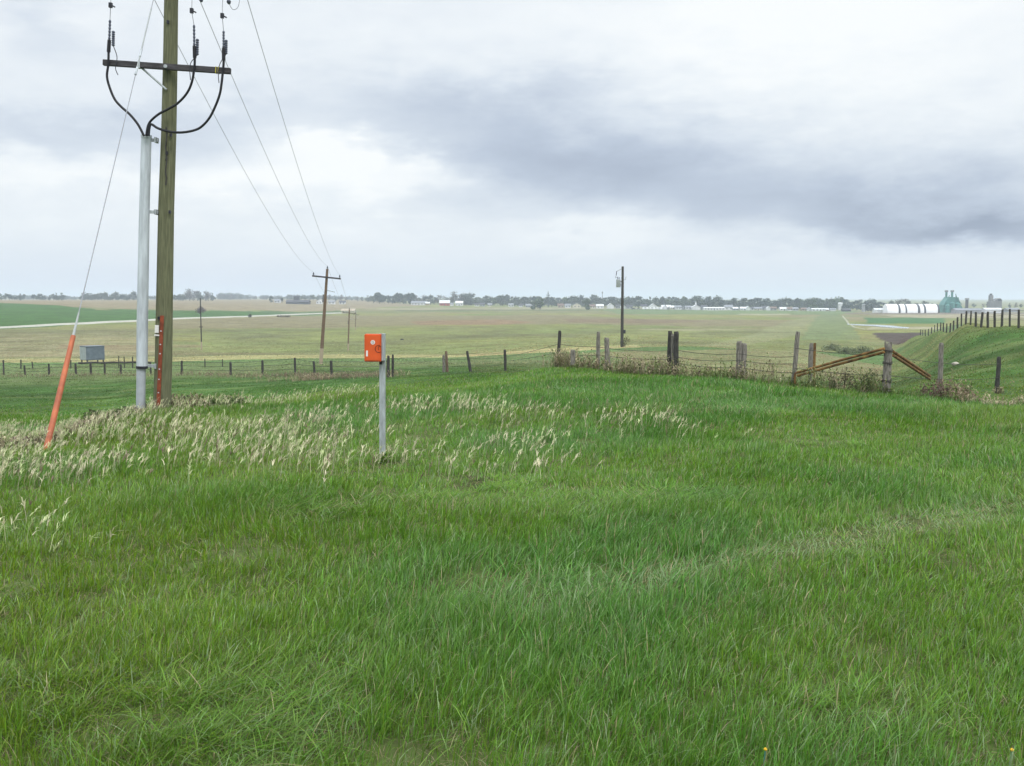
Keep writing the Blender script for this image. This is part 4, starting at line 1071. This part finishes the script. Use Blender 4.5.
def vehicles():
    def trailer(px, Y, label, w=6.5):
        o = empty('camper_trailer', foot(px, Y), 0, label, 'trailer', 'white trailers parked in a row')
        MB().prism([(-w / 2, .5), (w / 2, .5), (w / 2, 2.2), (w / 2 - .6, 2.9), (-w / 2 + .3, 2.9), (-w / 2, 2.5)], -1.1, 1.1, 'y').build('body', M['white_roof'], o)
        for x in (-.5, .5): MB().quad_tube([(x, -1.15, .35), (x, -.9, .35)], .35, 10).build('wheel', M['black_cable'], o)
        MB().box((-1.4, -1.14, 1.5), (.6, -1.103, 2.2)).build('window', M['window'], o)
        MB().quad_tube([(-w / 2, 0, .6), (-w / 2 - 1.2, 0, .5)], .08, 6).build('hitch', M['dark_metal'], o)
    for k, px in enumerate((645, 652, 659)):
        trailer(px, 1100 - k * 4, ('leftmost', 'middle', 'rightmost')[k] + ' of three white trailers parked in front of the peaked house')

    def car(px, Y, m, label):
        o = empty('parked_car', foot(px, Y), R(5), label, 'car', 'cars parked left of the trailers')
        MB().prism([(-2.2, .4), (2.2, .4), (2.2, .95), (1.1, 1.05), (.5, 1.6), (-1.3, 1.6), (-2.1, 1.05)], -.9, .9, 'y').build('body', M[m], o)
        MB().prism([(-1.1, 1.1), (.9, 1.1), (.4, 1.52), (-1.05, 1.52)], -.93, -.903, 'y').build('window', M['window'], o)
        for x in (-1.4, 1.4): MB().quad_tube([(x, -.93, .35), (x, -.7, .35)], .34, 10).build('wheel', M['black_cable'], o)
    car(633, 1100, 'dark_wall', 'dark car parked leftmost beside the white trailers')
    car(638, 1098, 'grey_wall', 'grey car parked beside the white trailers')


vehicles()

# ------------------------------------------------------------------ trees and bushes
def leafy(name, centers, radii, n, size, tint, var, parent=None, droop=.0):
    """crown of many small leaf sprays spread through uneven clumps"""
    centers = np.array(centers, float); radii = np.array(radii, float)
    vol = radii[:, 0] * radii[:, 1] * radii[:, 2]; k = rng.choice(len(centers), n, p=vol / vol.sum())
    d = rng.normal(size=(n, 3)); d /= np.linalg.norm(d, axis=1)[:, None]
    P = centers[k] + d * radii[k] * (rng.random((n, 1)) ** .45) * rng.uniform(.8, 1.12, (n, 1))
    a = rng.normal(size=(n, 3)); a /= np.linalg.norm(a, axis=1)[:, None]; b = np.cross(a, rng.normal(size=(n, 3))); b /= np.linalg.norm(b, axis=1)[:, None]
    s = size * rng.uniform(.5, 1.4, (n, 1))
    V = np.stack([P + a * s, P + b * s * .55, P - a * s, P - b * s * .55], 1).reshape(-1, 3)
    kk = rng.uniform(1 - var, 1 + var, len(centers))[k][:, None] * rng.uniform(1 - var, 1 + var, (n, 1))
    T = np.repeat(np.array(tint)[None] * kk, 4, 0)
    return np_mesh(name, V, None, np.arange(4 * n).reshape(-1, 4), M['leaf'], T, parent)


def tree_kind(seed, h, w, tint, dens=420, size=.42, bare=.25):
    r_ = random.Random(seed); o = empty('tree', (0, 0, 0))
    cs = []; rs = []; tr = MB()
    tr.quad_tube([(0, 0, -.6), (.05 * h * r_.uniform(-.3, .3), 0, h * .3), (0, 0, h * .8)], [h * .026, h * .02, h * .006], 7)
    for k in range(r_.randint(8, 11)):
        a = r_.uniform(0, 6.28); z = h * r_.uniform(.2, .88); q = w * .5 * r_.uniform(.15, .75) * (1.05 - abs(z / h - .55))
        c = (q * math.cos(a), q * math.sin(a), z); cs.append(c); s = w * r_.uniform(.2, .32); rs.append((s, s, s * r_.uniform(.7, 1.1)))
        tr.quad_tube([(0, 0, z * .55), (c[0] * .5, c[1] * .5, z * .8), c], [h * .012, h * .008, h * .003], 5)
    for k in range(2): cs.append((r_.uniform(-.1, .1) * w, 0, h * .88)); rs.append((w * .16, w * .16, h * .13))
    tr.build('trunk', M['bark'], o); leafy('crown', cs, rs, dens, size, tint, .3, o)
    return o


def spruce_kind(seed, h, w, tint):
    o = empty('spruce_tree', (0, 0, 0)); cs = []; rs = []
    MB().quad_tube([(0, 0, -.6), (0, 0, h)], [h * .022, .02], 7).build('trunk', M['bark'], o)
    for k in range(9):
        t = k / 8; z = h * (.14 + .8 * t); q = w * .5 * (1 - t * .93)
        cs.append((0, 0, z)); rs.append((q, q, h * .07))
    leafy('crown', cs, rs, 420, .34, tint, .25, o); return o


KINDS = {
    'grey': [tree_kind(s, 11, 9, (.072, .092, .062), 620, .62) for s in range(3)],
    'dark': [tree_kind(s, 11, 8, (.040, .062, .048), 640, .64) for s in range(3, 6)],
    'green': [tree_kind(s, 10, 9, (.068, .100, .040), 640, .62) for s in range(6, 8)],
    'bare': [tree_kind(s, 11, 10, (.105, .095, .085), 460, .46) for s in range(8, 10)],
    'spruce': [spruce_kind(s, 11, 5, (.022, .034, .032)) for s in range(2)],
}
_used = set(); n_tree = {}


def plant(kind, px, Y, h, label, group=None, wide=1.0, v=None):
    src = KINDS[kind][(v if v is not None else random.randrange(99)) % len(KINDS[kind])]
    if src.name not in _used: o = src; _used.add(src.name)
    else: o = copy_tree(src)
    s = h / (10.0 if kind == 'green' else 11.0); o.location = foot(px, Y); o.rotation_euler = (0, 0, random.uniform(0, 6.28)); o.scale = (s * wide, s * wide, s)
    o['label'] = label; o['category'] = 'tree'
    if group: o['group'] = group
    elif 'group' in o: del o['group']
    return o


def tree_belts():
    R_ = random.Random(5)
    def belt(x0, x1, step, Y0, Y1, top0, top1, kinds, label, group):
        x = x0
        while x < x1:
            Y = R_.uniform(Y0, Y1); p = foot(x, Y); f = (x - x0) / (x1 - x0)
            top = top0 * (1 - f) + top1 * f + R_.uniform(-1.8, 2.6)
            h = (300 - top) / F * Y + EYE - p.z
            if h > 2.5: plant(R_.choice(kinds), x, Y, h, label, group, R_.uniform(.95, 1.6))
            x += step * R_.uniform(.6, 1.4)
    belt(374, 414, 3.0, 1330, 1420, 294.5, 294, ['dark', 'dark', 'grey'], 'dark green tree in the clump left of the long white house', 'trees left of the long white house')
    belt(412, 470, 3.4, 1330, 1420, 296, 295, ['grey', 'dark', 'grey', 'bare'], 'hazy tree standing behind the red barn and the farm houses', 'trees behind the barn')
    belt(470, 600, 3.1, 1270, 1380, 296.5, 296.5, ['grey', 'dark', 'grey', 'green'], 'hazy grey green tree in the belt around the radio mast', 'trees around the radio mast')
    belt(600, 720, 3.1, 1220, 1330, 298, 297.5, ['grey', 'dark', 'grey', 'green'], 'hazy grey green tree behind the white houses and trailers', 'trees behind the trailers and church')
    belt(720, 800, 3.3, 1180, 1280, 299.0, 299.0, ['dark', 'dark', 'grey'], 'dark bluish tree behind the bungalows right of the church', 'trees behind the bungalows')
    belt(796, 842, 2.8, 1150, 1230, 298, 298.5, ['grey', 'dark', 'green'], 'tree in the dense tall grove behind the low white hall', 'grove behind the hall')
    belt(842, 884, 3.2, 1130, 1200, 300.5, 301.5, ['dark', 'grey'], 'hazy tree between the white hall and the arched sheds', 'trees left of the sheds')
    belt(885, 935, 6.5, 1120, 1180, 302, 302.5, ['grey', 'bare'], 'faint tree showing over the roofs of the arched sheds', 'trees behind the arched sheds')
    belt(955, 1062, 7, 1250, 1400, 304.5, 304, ['grey', 'bare', 'dark'], 'faint far tree on the right skyline behind the elevators', 'trees on the right skyline')
    belt(-40, 26, 3.2, 1280, 1360, 294.5, 294.8, ['dark', 'grey'], 'dark far tree at the left end of the skyline', 'trees on the far left skyline')
    belt(35, 66, 3.2, 1280, 1360, 294, 294.5, ['dark', 'grey'], 'far skyline tree crossed by the pole stay wire', 'skyline trees behind the stay wire')
    belt(84, 136, 3.0, 1330, 1420, 293, 293.5, ['grey', 'dark', 'grey'], 'far skyline tree between the stay wire and the conduit', 'skyline trees left of the conduit')
    belt(172, 188, 3.4, 1330, 1400, 293.5, 294, ['grey'], 'far skyline tree just right of the tall near pole', 'skyline trees right of the near pole')
    belt(191, 217, 4, 1300, 1380, 290.5, 291, ['grey', 'bare'], 'taller hazy tree on the skyline above the round brown bush', 'skyline trees above the brown bush')
    belt(222, 290, 7.5, 1900, 2050, 294.5, 295.5, ['grey', 'bare'], 'pale far skyline tree left of the long dark shed', 'skyline trees left of the dark shed')
    belt(302, 372, 5, 1500, 1650, 296.5, 296, ['grey', 'bare', 'grey'], 'pale hazy tree behind the tiny houses near the leaning pole', 'trees behind the tiny left houses')
    for px, h in ((461.5, 11.6), (464, 12.6), (466.2, 11.8), (468.6, 12.3), (471, 11.4)): plant('spruce', px, 1300, h + 2, 'dark pointed spruce in the tight row right of the white house', 'spruces right of the white house')
    plant('bare', 453.5, 1320, 18, 'tall pale round topped tree behind the red barn', v=0)
    plant('green', 540, 1020, 11.5, 'bushy grey green tree in front of the town, left of its twin', wide=1.25, v=0)
    plant('green', 534.5, 1030, 9.0, 'lower left tree of the bushy clump in front of the town', wide=1.2, v=1)
    plant('green', 586, 1040, 11.8, 'single rounded green tree in front of the town houses', wide=.95, v=1)
    plant('dark', 283, 1180, 6, 'small tree beside the tiny house left of the long dark shed', v=1)
    plant('grey', 272, 1190, 8, 'rounded tree left of the tiny white house on the skyline', v=0)
    for px, h in ((729, 12), (733, 13), (738, 13.5), (742, 12.5), (748, 12)): plant('spruce', px, 1150, h, 'dark blue spruce behind the small white bungalow', 'spruces behind the bungalows', 1.25)
    for px, h in ((864.5, 11.5), (867, 10), (870, 9.3)): plant('spruce', px, 1010, h, 'dark spruce beside the narrow pale tower', 'spruces beside the pale tower', 1.1)
    plant('bare', 900, 1090, 13.5, 'tall rounded bare tree showing above the arched sheds', wide=1.2, v=1)


tree_belts()


def far_woods(name, x0, x1, Y0, Y1, h0, h1, n, label):
    cs = []; rs = []
    for k in range(n):
        px = random.uniform(x0, x1)
        if float(vnoise(px, 3.0, 24, 2, 51)) < .36: continue
        Y = random.uniform(Y0, Y1); p = foot(px, Y); h = random.uniform(h0, h1) * (.5 + float(vnoise(px, 9.0, 30, 2, 52)))
        cs.append((p.x, p.y, p.z + h * .45)); rs.append((h * .8, h * .6, h * .55))
    tag(leafy(name, cs, rs, len(cs) * 90, 1.3, (.05, .062, .046), .3), label, 'wood', kind='stuff')


far_woods('far_woods', -120, 372, 2000, 2600, 7, 11, 420, 'hazy strip of far woods along the left and middle skyline')
for lst in KINDS.values():
    for s in lst:
        if s.name not in _used:
            for ch in list(s.children): bpy.data.objects.remove(ch)
            bpy.data.objects.remove(s)


def bush(name, p, cs, rs, n, size, tint, label, stems=6):
    o = empty(name, p, 0, label, 'bush'); st = MB()
    for k in range(stems):
        c = cs[k % len(cs)]; st.quad_tube([(c[0] * .2, c[1] * .2, -.1), (c[0] * .7, c[1] * .7, c[2] * .6), (c[0], c[1], c[2] + rs[k % len(rs)][2] * .5)], [.02 * max(1, c[2]), .012 * max(1, c[2]), .004], 5)
    st.build('stems', M['bark'], o); leafy('foliage', cs, rs, n, size, tint, .3, o); return o


# round leafless bush in the left crop, and scrub in the fields
bush('bush', foot(201.5, 640), [(0, 0, 3.6), (-1.6, 0, 3.0), (1.5, .4, 3.2), (0, .5, 4.8), (-.6, -.5, 2.2)], [(2.2, 2, 1.9)] * 3 + [(1.6, 1.6, 1.4)] * 2, 900, .30, (.125, .085, .075), 'round leafless brown bush at the edge of the left crop')
bush('bush', foot(250, 600), [(0, 0, 1.3), (.5, 0, 1.6)], [(1.2, 1, 1.1)] * 2, 240, .25, (.05, .055, .045), 'small dark round bush beside the gravel road')
bush('bush', foot(284, 640), [(x, 0, .7) for x in (-3.4, -1.8, 0, 1.8, 3.4)], [(1.5, .9, .8)] * 5, 420, .25, (.07, .05, .04), 'low dark brown thicket along the gravel road')
for px, Y, s, lab in ((846, 175, .6, 'grey green bush left of the ploughed strip, in the draw'), (862, 165, .8, 'low pale green bush below the ploughed strip'), (832, 190, .7, 'small olive bush at the foot of the grass track')):
    bush('bush', foot(px, Y), [(-1.6 * s, 0, .8 * s), (0, 0, 1.2 * s), (1.5 * s, .3, .9 * s), (.4 * s, -.6 * s, .7 * s)], [(1.5 * s, 1.2 * s, .9 * s)] * 4, 1600, .11, (.19, .215, .12), lab)
bush('bush', foot(624.5, 148), [(0, 0, .6), (.35, 0, 1.2), (-.3, .1, .5)], [(.5, .4, .6)] * 3, 260, .09, (.09, .085, .05), 'scrubby bush at the foot of the transformer pole')
# near the pole foot and the brace
bush('bush', foot(213, 21.2), [(-.3, 0, .08), (.1, 0, .12), (.4, .05, .1), (.0, -.2, .06)], [(.32, .3, .13)] * 4, 800, .045, (.085, .125, .040), 'low green bush right of the tall near pole foot')
bush('bush', foot(113, 19.0), [(-.35, 0, .12), (.1, 0, .16), (.45, .05, .12), (.0, -.2, .1)], [(.35, .3, .18)] * 4, 700, .045, (.066, .085, .033), 'low olive bush between the stay wire and the conduit')
bush('bush', foot(943, 24.8), [(-.35, 0, .2), (.05, .1, .32), (.35, 0, .2), (.65, .1, .14), (-.1, -.2, .15)], [(.33, .3, .26)] * 5, 1500, .030, (.18, .125, .095), 'reddish brown bramble at the lower end of the right brace pipe', stems=10)
bush('bush', foot(871, 24.9), [(-.1, 0, .25), (.05, 0, .42), (.1, .05, .2)], [(.16, .15, .26)] * 3, 420, .030, (.07, .09, .04), 'upright green weed bush left of the ragged corner post')
bush('bush', foot(843, 25.6), [(-.18, 0, .25), (.1, 0, .38), (.25, .05, .2)], [(.2, .15, .3)] * 3, 520, .028, (.10, .085, .05), 'brownish weed bush under the long rusty brace')


# ------------------------------------------------------------------ grass and weeds
def blade_mesh(name, x, y, h, w, az, lean, tint, m, levels=4, zlift=0.0, kind='stuff', label=None, cat=None):
    n = len(x); z = ground(x, y) - .02 + zlift
    ts = {4: (0, .4, .75, 1.0), 3: (0, .55, 1.0)}[levels]
    tw = az + math.pi / 2 + rng.uniform(-.9, .9, n)
    sx, sy = np.cos(tw), np.sin(tw); dx, dy = np.cos(az), np.sin(az)
    nv = 2 * (levels - 1) + 1; V = np.empty((n, nv, 3), np.float32)
    for i, t in enumerate(ts):
        bx = lean * h * t ** 2; bz = h * (t - .42 * np.minimum(lean, 1.4) * t ** 2)
        cx, cy, cz = x + dx * bx, y + dy * bx, z + bz
        if i == levels - 1: V[:, nv - 1] = np.stack([cx, cy, cz], 1)
        else:
            k = w * (1 - .55 * t ** 1.5) * .5
            V[:, 2 * i] = np.stack([cx - sx * k, cy - sy * k, cz], 1); V[:, 2 * i + 1] = np.stack([cx + sx * k, cy + sy * k, cz], 1)
    b = (np.arange(n) * nv)[:, None]
    Q = np.concatenate([b + np.array([2 * i, 2 * i + 1, 2 * i + 3, 2 * i + 2]) for i in range(levels - 2)])
    T = b + np.array([nv - 3, nv - 2, nv - 1])
    return V.reshape(-1, 3), Q, T, np.repeat(tint, nv, 0)


def join(parts):
    V = []; Q = []; T = []; C_ = []; o = 0
    for v, q, t, c in parts:
        V.append(v); Q.append(q + o); T.append(t + o); C_.append(c); o += len(v)
    return np.concatenate(V), np.concatenate(Q), np.concatenate(T), np.concatenate(C_)


def poly_world(pts): return [hit(*p) for p in pts]


TRAIL = np.array(poly_world([(520, 612), (600, 592), (700, 570), (800, 550), (880, 530), (940, 520), (1020, 505)]))
WEEDY = poly_world([(-80, 560), (0, 560), (60, 520), (180, 478), (330, 478), (480, 466), (680, 450), (690, 432), (560, 416), (400, 404), (330, 396), (170, 404), (0, 432), (-80, 440)])


def trail_dist(x, y):
    d = np.full(x.shape, 1e9)
    for a, b in zip(TRAIL[:-1], TRAIL[1:]):
        ab = b - a; t = np.clip(((x - a[0]) * ab[0] + (y - a[1]) * ab[1]) / (ab @ ab), 0, 1)
        d = np.minimum(d, np.hypot(x - a[0] - t * ab[0], y - a[1] - t * ab[1]))
    return d


# the weedy fence line: which side of it is the mown hill, which the rough
FL = np.array([(p.x, p.y) for p in (foot(470, 46), foot(540, 37), foot(560, 34), foot(600, 31), foot(675, 28.3), foot(741, 27), foot(795, 25.7), foot(888, 24.2), foot(945, 24.0), foot(1010, 22.6), foot(1080, 22))])
def beyond_fence(x, y):
    phi = np.arctan2(x, y); pf = np.arctan2(FL[:, 0], FL[:, 1]); rf = np.hypot(FL[:, 0], FL[:, 1])
    return np.hypot(x, y) - np.interp(phi, pf, rf, left=999, right=rf[-1])


def grass():
    parts = []
    bands = [(1.6, 5.5, 6400, .0038, 4), (5.5, 9, 3700, .0050, 4), (9, 14, 2000, .0072, 4), (14, 21, 1050, .0105, 3), (21, 32, 560, .0145, 3), (32, 50, 150, .03, 3), (50, 85, 48, .05, 3), (85, 150, 9, .075, 3), (150, 420, 1.5, .15, 3)]
    for y0, y1, dens, w0, lv in bands:
        sp = .64; area = sp * (y1 ** 2 - y0 ** 2) + 3 * (y1 - y0); per = 14; nt = int(area * dens / per)
        ty = np.sqrt(rng.random(nt) * (y1 ** 2 - y0 ** 2) + y0 ** 2); tx = rng.uniform(-1, 1, nt) * (sp * ty + 1.5)
        keep = (vnoise(tx, ty, 1.1, 3, 21) + .55 * vnoise(tx, ty, .30, 2, 22)) > rng.uniform(.34, .74, nt)
        if y0 >= 50: keep &= rng.random(nt) < (np.clip((175 - ty) / 90, .0, 1) if y0 < 150 else np.clip((410 - ty) / 230, 0, 1))
        tx, ty = tx[keep], ty[keep]; nt = len(tx)
        cl = .045 if y1 < 15 else .09 if y1 < 33 else .3 if y1 < 90 else .9
        th = rng.uniform(.6, 1.35, nt); ta = rng.uniform(0, 6.283, nt)
        x = np.repeat(tx, per) + rng.normal(0, cl, nt * per); y = np.repeat(ty, per) + rng.normal(0, cl, nt * per); n = len(x)
        big = vnoise(x, y, 2.6, 3, 23); big2 = vnoise(x, y, .9, 2, 24); big3 = vnoise(x, y * .6, 7, 3, 25)
        tdist = trail_dist(x, y) + (big2 - .5) * .5
        tr = np.clip(1 - np.abs(tdist) / .34, 0, 1) * np.clip((x + .4) / 1.5, .25, 1)
        h = .122 * np.repeat(th, per) * rng.uniform(.55, 1.25, n) * (.45 + 1.15 * big) * (1 - .40 * tr)
        h *= np.where(beyond_fence(x, y) > 0, 1.25, 1.0) * np.where(y > 32, .5, 1)
        h = np.where(inside(WEEDY, x, y), h * .95, h)
        out_ = np.arctan2(y - np.repeat(ty, per), x - np.repeat(tx, per))
        wind = vnoise(x, y, 2.1, 3, 26) * 7.0 - 3.2
        wx = np.cos(out_) * .55 + np.cos(wind) * .45 + rng.normal(.1, .5, n); wy = np.sin(out_) * .55 + np.sin(wind) * .45 + rng.normal(0, .5, n)
        az = np.arctan2(wy, wx); lean = rng.gamma(2.0, .19, n) + .06 + .5 * tr + np.clip(vnoise(x, y, 1.5, 2, 27) - .62, 0, 1) * 3.0
        A = np.array((.108, .228, .015)); B = np.array((.076, .200, .024)); Cc = np.array((.148, .240, .017)); D = np.array((.38, .33, .17)); G = np.array((.19, .27, .12))
        m1 = np.clip((big - .40) / .22, 0, 1)[:, None]; m2 = np.clip((big3 - .42) / .2, 0, 1)[:, None]
        col = A * (1 - m1) + B * m1; col = col * (1 - m2 * .6) + Cc * m2 * .6
        col = col * np.repeat(rng.uniform(.78, 1.22, (nt, 1)), per, 0) * rng.uniform(.62, 1.42, (n, 1)); col[:, 0] *= rng.uniform(.8, 1.25, n)
        dry = rng.random(n) < (.040 + .13 * tr + .22 * np.clip(big2 - .60, 0, 1) * 2 + .10 * np.clip(.45 - big, 0, 1))
        col[dry] = D * rng.uniform(.5, 1.1, (dry.sum(), 1)); gl = rng.random(n) < .09 + .35 * tr; col[gl & ~dry] = G * rng.uniform(.8, 1.4, ((gl & ~dry).sum(), 1))  # pale blades: sky glint put into the colour, plus flattened trail grass
        w = w0 * rng.uniform(.55, 1.6, n)
        rough = beyond_fence(x, y) > .2
        gk = np.clip((y - 34) / 16, 0, 1)[:, None] * np.where(y < 85, .75, 1.0)[:, None]
        gcol = ground_colour(x, y) * rng.uniform(.6, 1.45, (n, 1)); gcol[:, 0] *= rng.uniform(.85, 1.2, n)
        gcol *= np.where(y > 85, 1.55, 1.0 + .35 * gk[:, 0])[:, None]; col = col * (1 - gk) + gcol * gk
        h = np.where(y > 85, .17 * rng.uniform(.4, 1.4, n), h); lean = np.where(y > 85, lean + 1.3, lean)
        col = np.where(rough[:, None], col * np.array((1.1, .88, 1.0)), col)
        parts.append(blade_mesh('g', x, y, h, w, az, lean, col, None, lv))
        # dead thatch lying low between the tufts
        if y1 < 22:
            k = int(area * dens * .14); y_ = np.sqrt(rng.random(k) * (y1 ** 2 - y0 ** 2) + y0 ** 2); x_ = rng.uniform(-1, 1, k) * (sp * y_ + 1.5)
            c_ = np.array((.25, .195, .11)) * rng.uniform(.3, 1.3, (k, 1))
            parts.append(blade_mesh('t', x_, y_, rng.uniform(.05, .11, k), w0 * rng.uniform(.5, 1.1, k), rng.uniform(0, 6.28, k), rng.uniform(1.2, 2.4, k), c_, None, 3))
    V, Q, T, c = join(parts); print('grass faces', len(Q) + len(T))
    tag(np_mesh('grass', V, T, Q, M['blade'], c), 'rough green spring grass covering the near hill', 'grass', kind='stuff')


grass()


def dry_heads():
    """last year's bleached seed heads, bent by the wind"""
    xs = []; ys = []
    n0 = 42000; y = np.sqrt(rng.random(n0) * (27 ** 2 - 6 ** 2) + 36); x = rng.uniform(-.66, .25, n0) * y
    k = inside(WEEDY, x + (vnoise(x, y, 1.1, 3, 31) - .5) * 4, y + (vnoise(x, y, 1.1, 3, 32) - .5) * 6)
    f = vnoise(x, y, 1.6, 3, 33); dens = np.clip((f - .46) / .2, 0, 1)
    u = x / y; left = np.clip((-.30 - u) / .2, 0, 1); dens = np.clip(dens * (.34 + .12 * left) + .03 + .05 * left, 0, 1)
    k &= rng.random(n0) < dens
    x, y = x[k], y[k]; n = len(x); print('heads', n)
    az = rng.normal(-.1, .75, n); h = rng.uniform(.15, .40, n) * np.where(u[k] < -.3, .9, 1.0); lean = rng.uniform(.08, .6, n)
    col = np.array((.66, .61, .42)) * rng.uniform(.65, 1.25, (n, 1)); g = rng.random(n) < .4; col[g] *= np.array((.85, 1.0, .78))
    br = rng.random(n) < .10; col[br] = np.array((.24, .175, .13)) * rng.uniform(.7, 1.2, (br.sum(), 1))
    parts = [blade_mesh('s', x, y, h, np.full(n, .006), az, lean, col * .8, None, 3)]
    # drooping plume: several short blades rooted along the upper stem
    for q in range(7):
        t = rng.uniform(.62, 1.0, n); bx = lean * h * t ** 2; bz = h * (t - .42 * lean * t ** 2)
        parts.append(blade_mesh('p', x + np.cos(az) * bx, y + np.sin(az) * bx, rng.uniform(.045, .095, n), rng.uniform(.005, .011, n), az + rng.normal(0, .8, n), rng.uniform(.3, 1.5, n), col * rng.uniform(.85, 1.15, (n, 1)), None, 3, zlift=bz))
    V, Q, T, c = join(parts)
    tag(np_mesh('dry_grass', V, T, Q, M['straw'], c), 'bleached straw seed heads nodding over the green grass', 'dry grass', kind='stuff')


dry_heads()


def weeds():
    """brown and olive stalks along the fence line, the pole foot and the banks"""
    P = []
    def along(pts, n, spread, h0, h1, pal, cover=.35):
        pts = np.array(pts); seg = np.linalg.norm(np.diff(pts, axis=0), axis=1); cum = np.concatenate([[0], np.cumsum(seg)])
        s = rng.random(n) * cum[-1]; x = np.interp(s, cum, pts[:, 0]) + rng.normal(0, spread, n) * .3; y = np.interp(s, cum, pts[:, 1]) + rng.normal(0, spread, n)
        k = vnoise(x, y, .9, 3, 41) > rng.uniform(cover - .08, cover + .22, n); x, y = x[k], y[k]; n = len(x)
        hh = rng.uniform(h0, h1, n) * (.4 + 1.2 * vnoise(x, y, 1.3, 2, 42)); az = rng.uniform(0, 6.28, n); lean = rng.uniform(.05, .6, n)
        pal = np.array(pal); pk = np.clip((vnoise(x, y, 1.4, 2, 43) * 1.6 - .3) * len(pal) + rng.normal(0, .8, n), 0, len(pal) - 1).astype(int); c = pal[pk] * rng.uniform(.6, 1.35, (n, 1))
        P.append(blade_mesh('w', x, y, hh, np.full(n, .010), az, lean, c * .8, None, 3))
        for q in range(8):
            t = rng.uniform(.25, 1.0, n); bx = lean * hh * t ** 2; bz = hh * (t - .42 * lean * t ** 2)
            P.append(blade_mesh('l', x + np.cos(az) * bx, y + np.sin(az) * bx, rng.uniform(.04, .10, n), rng.uniform(.016, .034, n), rng.uniform(0, 6.28, n), rng.uniform(.4, 1.8, n), c * rng.uniform(.7, 1.3, (n, 1)), None, 3, zlift=bz))
    brown = [(.19, .15, .10), (.27, .21, .14), (.38, .33, .21), (.125, .165, .05), (.19, .225, .085)]
    w2 = lambda *q: [tuple(foot(px, Y))[:2] for px, Y in q]
    along(w2((556, 34), (575, 32), (600, 31), (640, 29.6), (675, 28.6)), 1200, .6, .24, .72, [brown[3], brown[2], brown[1], brown[4], brown[2]], .44)
    along(w2((675, 28.4), (741, 27.2), (795, 26)), 850, .6, .18, .62, [brown[3], brown[4], brown[0], brown[2], brown[4], brown[3]], .48)
    along(w2((790, 26), (840, 25.3), (888, 24.6), (960, 24.2)), 1150, .65, .18, .74, [brown[4], brown[3], brown[1], brown[3], brown[2], brown[2], brown[3]], .50)
    along(w2((955, 24), (1010, 23.6), (1060, 23.3)), 260, .4, .15, .3, [(.36, .31, .2), brown[2]], .4)
    along(w2((110, 19.4), (140, 20.5), (165, 20.7), (200, 21), (235, 22.4)), 700, .25, .12, .30, [brown[3], brown[1], brown[4], (.12, .10, .075)], .34)
    along(w2((-10, 14.9), (40, 15.3), (100, 17.8)), 600, .3, .12, .26, [brown[4], brown[2], (.2, .15, .115), brown[3]], .36)
    along(w2((-30, 84), (90, 83), (200, 79), (300, 67), (330, 62), (400, 50)), 2600, 1.3, .2, .5, [brown[2], brown[1], (.21, .145, .11), brown[0]], .36)
    along(w2((270, 60), (300, 58), (330, 57)), 420, 1.2, .25, .5, [(.26, .19, .13), brown[2]], .36)
    for k_, p_ in list(posts.items()):
        if p_.y < 40: along([(p_.x - .12, p_.y - .08), (p_.x + .12, p_.y - .08)], 26, .07, .10, .26, [brown[3], brown[4], brown[2]], .1)
    along([(p0_ := foot(382.5, 11.9)).to_tuple()[:2], (p0_.x + .02, p0_.y)], 22, .10, .10, .20, [(.12, .22, .03), (.15, .24, .04), (.42, .38, .24)], .05)
    V, Q, T, c = join(P)
    tag(np_mesh('dry_weeds', V, T, Q, M['straw'], c), 'tangled brown and olive weeds along the fence lines', 'weeds', kind='stuff')


weeds()
tuft = None


def straw_tuft():
    p = foot(1006, 23.2); n = 420; x = p.x + rng.normal(0, .22, n); y = p.y + rng.normal(0, .15, n)
    c = np.array((.44, .38, .25)) * rng.uniform(.55, 1.2, (n, 1))
    V, Q, T, cc = blade_mesh('s', x, y, rng.uniform(.12, .3, n), np.full(n, .02), rng.uniform(0, 6.28, n), rng.uniform(.4, 1.6, n), c, None, 4)
    o = np_mesh('grass_tuft', V, T, Q, M['straw'], cc); tag(o, 'pale straw coloured grass tuft at the right edge below the dark post', 'grass tuft')


straw_tuft()


def dandelions():
    for k, (px, py) in enumerate(((1008, 752), (762, 751))):
        x, y = hit(px, py + 26); o = empty('dandelion', (x, y, gz(x, y)), 0, ('tiny yellow flower in the grass at the lower right corner', 'tiny yellow flower in the grass near the bottom edge, right of centre')[k], 'flower')
        MB().quad_tube([(0, 0, -.02), (.01, 0, .10)], .0025, 5).build('stem', M['green_sheet'], o)
        MB().quad_tube([(.01, 0, .098), (.01, 0, .104), (.01, 0, .109)], [.003, .0065, .003], 12).build('flower_head', mat('dandelion_yellow', (.72, .42, .02), .7), o)


dandelions()
